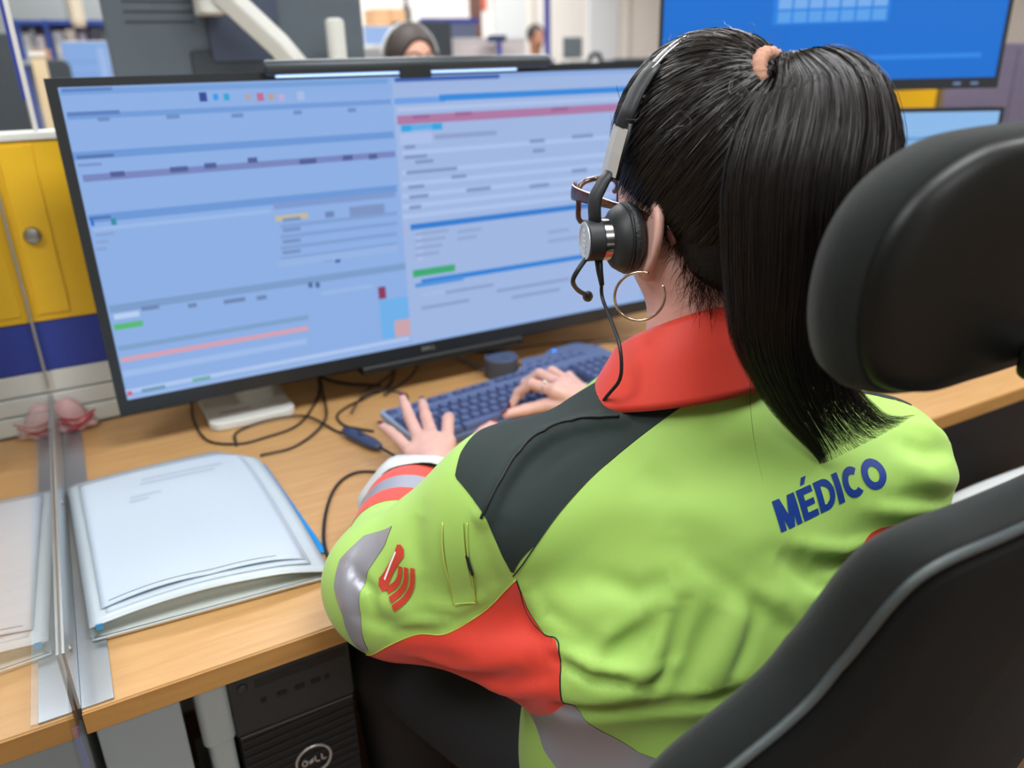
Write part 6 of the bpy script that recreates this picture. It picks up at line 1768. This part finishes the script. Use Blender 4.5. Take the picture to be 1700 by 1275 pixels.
obj('headband', MB().tube(arc3, 0.0058, n=10, ry=0.30, upv=(-1, 0, 0.5)), M_BLK, hs, smooth=True)
obj('headband_wire', MB().tube([p + Vector((0, 0.004, 0.0012)) for p in arc3], 0.0013, n=6), M_STEEL, hs, smooth=True)
obj('headband_wire', MB().tube([p + Vector((0, -0.004, 0.0012)) for p in arc3], 0.0013, n=6), M_STEEL, hs, smooth=True)
bo = [(0.523, -0.136, 1.166), (0.510, -0.138, 1.154), (0.510, -0.130, 1.142), (0.525, -0.115, 1.128), (0.545, -0.100, 1.116), (0.551, -0.094, 1.112)]
obj('microphone_boom', MB().tube(curve(bo, 5), 0.0024, n=8), M_BLK2, hs, smooth=True)
obj('microphone', MB().ball((0.5505, -0.0965, 1.1125), (0.0055, 0.010, 0.0055), 14, 10, Euler((math.radians(-30), 0, math.radians(-35))).to_matrix()), M_BLK2, hs, smooth=True)
obj('cable_boot', MB().tube([(0.533, -0.139, 1.166), (0.533, -0.142, 1.151), (0.5325, -0.147, 1.138)], [0.0042, 0.0034, 0.0024], n=10), M_BLK, hs, smooth=True)
cb = [(0.5325, -0.146, 1.142), (0.534, -0.146, 1.125), (0.527, -0.172, 1.108), (0.518, -0.198, 1.092), (0.515, -0.204, 1.065), (0.519, -0.180, 1.038), (0.545, -0.115, 0.985), (0.56, -0.08, 0.95)]
obj('headset_cable', MB().tube(curve(cb, 6), 0.0018, n=8), M_BLK, hs, smooth=True)

# hoop earring
er = thing('hoop_earring', (0.556, -0.185, 1.13), 'thin gold hoop earring below the left ear', 'earring')
mb = MB()
ec = Vector((0.548, -0.186, 1.1335)); ux = Vector((0.62, -0.62, 0.05)).normalized(); uz = Vector((0, 0, 1))
pts = [ec + (ux * math.cos(a) + uz * math.sin(a)) * 0.0235 for a in [math.radians(28 - 318 * i / 60) for i in range(61)]]
mb.tube(pts, 0.0014, n=8)
obj('hoop', mb, mat('gold', '#dccbb0', 0.2, metal=1.0), er, smooth=True)

# glasses
gl = thing('glasses', (0.645, -0.04, 1.20), 'tortoiseshell glasses with thick temples on the face', 'glasses')
M_TORT = mat('tortoiseshell', '#4a2a22', 0.2, noise=0.75, nscale=120, coat=0.4)
M_LENS = clear_sheet('lens', (0.93, 0.95, 1.0), 1.5)
for s in (-1, 1):
    c = Vector((HC[0] + s * 0.036, -0.022, 1.197))
    loop = []
    for i in range(33):
        a = 2 * math.pi * i / 32
        k = 1.0 / (abs(math.cos(a)) ** 4 + abs(math.sin(a)) ** 4) ** 0.25
        loop.append(c + Vector((math.cos(a) * k * 0.031, -abs(math.cos(a)) * 0.003 + (-0.012 * max(0, math.cos(a) * s)), math.sin(a) * k * 0.023)))
    obj('rim', MB().tube(loop, 0.0030, n=8, cap=False), M_TORT, gl, smooth=True)
    mbl = MB(); mbl.add([p for p in loop[:-1]] + [c], [(i, (i + 1) % 32, 32) for i in range(32)])
    obj('lens', mbl, M_LENS, gl, smooth=True)
    tpl = curve([(HC[0] + s * 0.070, -0.034, 1.212), (HC[0] + s * 0.078, -0.044, 1.211), (HC[0] + s * 0.081, -0.095, 1.209), (HC[0] + s * 0.079, -0.150, 1.206), (HC[0] + s * 0.073, -0.186, 1.198), (HC[0] + s * 0.070, -0.200, 1.182)], 5)
    obj('temple', MB().tube(tpl, [0.0105 - 0.0065 * min(1, i / 12) for i in range(len(tpl))], n=8, ry=0.22, upv=(1, 0, 0)), M_TORT, gl, smooth=True)
obj('bridge', MB().tube([(HC[0] - 0.008, -0.020, 1.203), (HC[0], -0.016, 1.206), (HC[0] + 0.008, -0.020, 1.203)], 0.0028, n=8), M_TORT, gl, smooth=True)

# bracelet and ring
br = thing('bracelet', L_WR, 'thin red cord bracelet on the left wrist', 'bracelet')
ax = (Vector(L_WR) - Vector(L_EL)).normalized(); u = ax.cross(Vector((0, 0, 1))).normalized(); w = u.cross(ax)
c = Vector(L_WR) + ax * 0.012
obj('cord', MB().tube([c + ax * 0.006 * math.sin(2 * a) + (u * math.cos(a) + w * math.sin(a)) * 0.0268 for a in [2 * math.pi * i / 36 for i in range(37)]], 0.0012, n=6, cap=False), mat('red_cord', '#a02a2e', 0.7), br, smooth=True)
for a in (0.9, 1.5, 2.1):
    obj('knot', MB().ball(c + ax * 0.006 * math.sin(2 * a) + (u * math.cos(a) + w * math.sin(a)) * 0.0268, 0.0022, 8, 6), mat('red_cord', '#a02a2e'), br, smooth=True)
rg = thing('finger_ring', HANDS['R']['fingers'][3][0], 'slim silver ring with a pale round stone on the right hand', 'ring')
p0, p1 = Vector(HANDS['R']['fingers'][3][0]), Vector(HANDS['R']['fingers'][3][1])
ax = (p1 - p0).normalized(); u = ax.cross(Vector((0, 0, 1))).normalized(); w = u.cross(ax)
c = p0 + ax * 0.020
obj('band', MB().tube([c + (u * math.cos(a) + w * math.sin(a)) * 0.0106 for a in [2 * math.pi * i / 28 for i in range(29)]], 0.0012, n=6, cap=False), M_STEEL, rg, smooth=True)
obj('stone', MB().ball(c + w * 0.0125 - u * 0.003, 0.0036, 12, 8), mat('pearl', '#eee6dc', 0.15), rg, smooth=True)
# ------------------------------------------------------------------ office chair
ch = thing('office_chair', (0.66, -0.28, 0), 'black fabric office chair with a padded headrest, nearest the camera', 'chair')
M_FAB = mat('black_chair_fabric', (0.0125, 0.0165, 0.0158), 0.9, spec=0.2, bump=0.5, bscale=1100, sheen=0.12)
M_FABB = mat('black_chair_back', (0.0035, 0.0048, 0.0045), 0.9, spec=0.1, bump=0.35, bscale=900, sheen=0.06)
M_SHELL = mat('dark_shell', (0.0055, 0.0072, 0.0068), 0.42, spec=0.3)
M_PIPING = mat('chair_piping', '#41494a', 0.5)
def closed(pts, n=8):
    P = [Vector((*p, 0)) for p in pts]; m = len(P); out = []
    for i in range(m):
        a, b, c, d = P[i - 1], P[i], P[(i + 1) % m], P[(i + 2) % m]
        for k in range(n):
            t = k / n
            q = 0.5 * ((2 * b) + (c - a) * t + (2 * a - 5 * b + 4 * c - d) * t * t + (3 * b - a - 3 * c + d) * t ** 3)
            out.append((q.x, q.y))
    return out
def pillow(out, mapf, rings, centre):
    """closed cushion: rings of (scale, depth) over an outline in (a,z)"""
    mb = MB(); n = len(out)
    for (s, w) in rings:
        for (a, z) in out:
            mb.v.append(tuple(mapf(centre[0] + (a - centre[0]) * s, centre[1] + (z - centre[1]) * s, w)))
    for i in range(len(rings) - 1):
        for j in range(n):
            k = (j + 1) % n
            mb.f.append((i * n + j, i * n + k, (i + 1) * n + k, (i + 1) * n + j))
    mb.f.append(tuple(range(n))[::-1]); mb.f.append(tuple(range((len(rings) - 1) * n, len(rings) * n)))
    return mb
CXC = 0.66
half = [(-0.06, 1.055), (-0.12, 1.055), (-0.149, 1.046), (-0.163, 1.025), (-0.170, 1.0), (-0.180, 0.968), (-0.197, 0.938), (-0.222, 0.915), (-0.254, 0.893), (-0.282, 0.870), (-0.305, 0.83), (-0.312, 0.75), (-0.298, 0.65), (-0.22, 0.580), (-0.08, 0.56)]
back_out = closed(half + [(-a, z) for a, z in half[::-1]], 6)
def bmap(a, z, w):
    y = np.interp(z, [0.45, 0.50, 0.62, 0.75, 0.85, 0.95, 1.03, 1.10], [-0.425, -0.428, -0.438, -0.450, -0.458, -0.474, -0.497, -0.520])
    return (CXC + a, y + 0.22 * a * a + w, z)
bk = obj('backrest', pillow(back_out, bmap, [(0.02, 0.018), (0.60, 0.022), (0.86, 0.022), (0.95, 0.018), (0.985, 0.010), (1.0, 0.0), (0.988, -0.010), (0.955, -0.018), (0.925, -0.020)], (0, 0.80)), M_FAB, ch, smooth=True)
obj('back_panel', pillow(back_out, bmap, [(0.925, -0.014), (0.915, -0.0245), (0.88, -0.030), (0.60, -0.036), (0.02, -0.038)], (0, 0.80)), M_FABB, bk, smooth=True)
loop = [bmap(a * 0.925, 0.80 + (z - 0.80) * 0.925, -0.0215) for a, z in back_out]
obj('piping', MB().tube(loop + [loop[0]], 0.0042, n=8, cap=False), M_PIPING, bk, smooth=True)
# headrest
hh = [(-0.045, 1.296), (-0.095, 1.288), (-0.135, 1.262), (-0.153, 1.222), (-0.150, 1.172), (-0.128, 1.132), (-0.085, 1.115), (-0.03, 1.115)]
HR_CX = 0.662
head_out = closed(hh + [(-a, z) for a, z in hh[::-1]], 6)
def hmap(a, z, w):
    return (HR_CX + a, -0.440 + 0.55 * a * a - (z - 1.215) * 0.10 + w, z)
hd = obj('headrest', pillow(head_out, hmap, [(0.02, 0.034), (0.6, 0.034), (0.86, 0.028), (0.965, 0.016), (1.0, 0.0), (0.99, -0.011), (0.955, -0.020), (0.90, -0.021)], (0, 1.215)), M_FAB, ch, smooth=True)
obj('headrest_shell', pillow(head_out, hmap, [(0.93, -0.012), (0.94, -0.023), (0.915, -0.031), (0.80, -0.034), (0.5, -0.036), (0.02, -0.036)], (0, 1.215)), M_SHELL, hd, smooth=True)
obj('headrest_post', MB().rbox((HR_CX + 0.016, -0.535, 0.98), (HR_CX + 0.052, -0.500, 1.14), 0.008), M_SHELL, ch, bevel=0.003)
obj('headrest_bracket', MB().rbox((HR_CX + 0.012, -0.505, 1.115), (HR_CX + 0.055, -0.465, 1.145), 0.012, axis=1), M_SHELL, ch, bevel=0.004)
# seat, arms, base
seat = [(-0.24, -0.02), (-0.245, 0.20), (-0.22, 0.34), (-0.10, 0.375)]
seat_out = closed(seat + [(-a, z) for a, z in seat[::-1]] + [(0.12, -0.06), (-0.12, -0.06)], 6)
def smap(a, z, w): return (CXC + a, -0.36 + z, 0.425 + w)
obj('seat', pillow(seat_out, smap, [(0.02, 0.025), (0.85, 0.024), (0.97, 0.012), (1.0, -0.01), (0.97, -0.035), (0.02, -0.04)], (0, 0.15)), M_FAB, ch, smooth=True)
M_ARM = mat('pale_grey_plastic', '#b9bdbd', 0.45)
obj('gas_lift', MB().tube([(CXC, -0.22, 0.08), (CXC, -0.22, 0.39)], 0.028, n=18), M_SHELL, ch, smooth='auto')
obj('seat_mechanism', MB().box((CXC - 0.09, -0.32, 0.36), (CXC + 0.09, -0.10, 0.395)), M_SHELL, ch, bevel=0.006)
obj('back_spine', MB().tube(curve([(CXC, -0.30, 0.375), (CXC, -0.395, 0.42), (CXC, -0.44, 0.50), (CXC, -0.43, 0.64)], 6), 0.024, n=10, ry=0.5), M_SHELL, ch, smooth=True)
for i in range(5):
    a = math.radians(18 + 72 * i)
    e = (CXC + 0.31 * math.cos(a), -0.22 + 0.31 * math.sin(a), 0.075)
    lg = obj('leg', MB().tube([(CXC, -0.22, 0.105), e], [0.028, 0.018], n=10), M_SHELL, ch, smooth=True)
    obj('caster', MB().lathe([(0.026, -0.02), (0.028, -0.015), (0.028, 0.015), (0.026, 0.02)], (e[0], e[1], 0.0285), (math.sin(a), -math.cos(a), 0), 18), M_SHELL, lg, smooth='auto')
# a second chair, of which a pale arm shows past her right sleeve
c2 = thing('visitor_chair', (1.69, -0.12, 0), 'chair with a pale grey arm right of the typist, under the desk edge', 'chair')
obj('seat', MB().rbox((1.46, -0.30, 0.40), (1.92, 0.06, 0.46), 0.05), M_FAB, c2, bevel=0.02)
for y in (-0.27, 0.03):
    for x in (1.50, 1.88):
        obj('leg', MB().tube([(x, y, 0.0), (x, y, 0.42)], 0.014, n=10), M_ARM, c2, smooth='auto')
obj('arm', MB().tube(curve([(1.50, -0.05, 0.43), (1.30, -0.07, 0.50), (1.22, -0.085, 0.575), (1.305, -0.097, 0.616), (1.418, -0.139, 0.658), (1.60, -0.20, 0.70), (1.80, -0.22, 0.70), (1.88, -0.22, 0.44)], 6), 0.026, n=12, ry=0.7), M_ARM, c2, smooth=True)
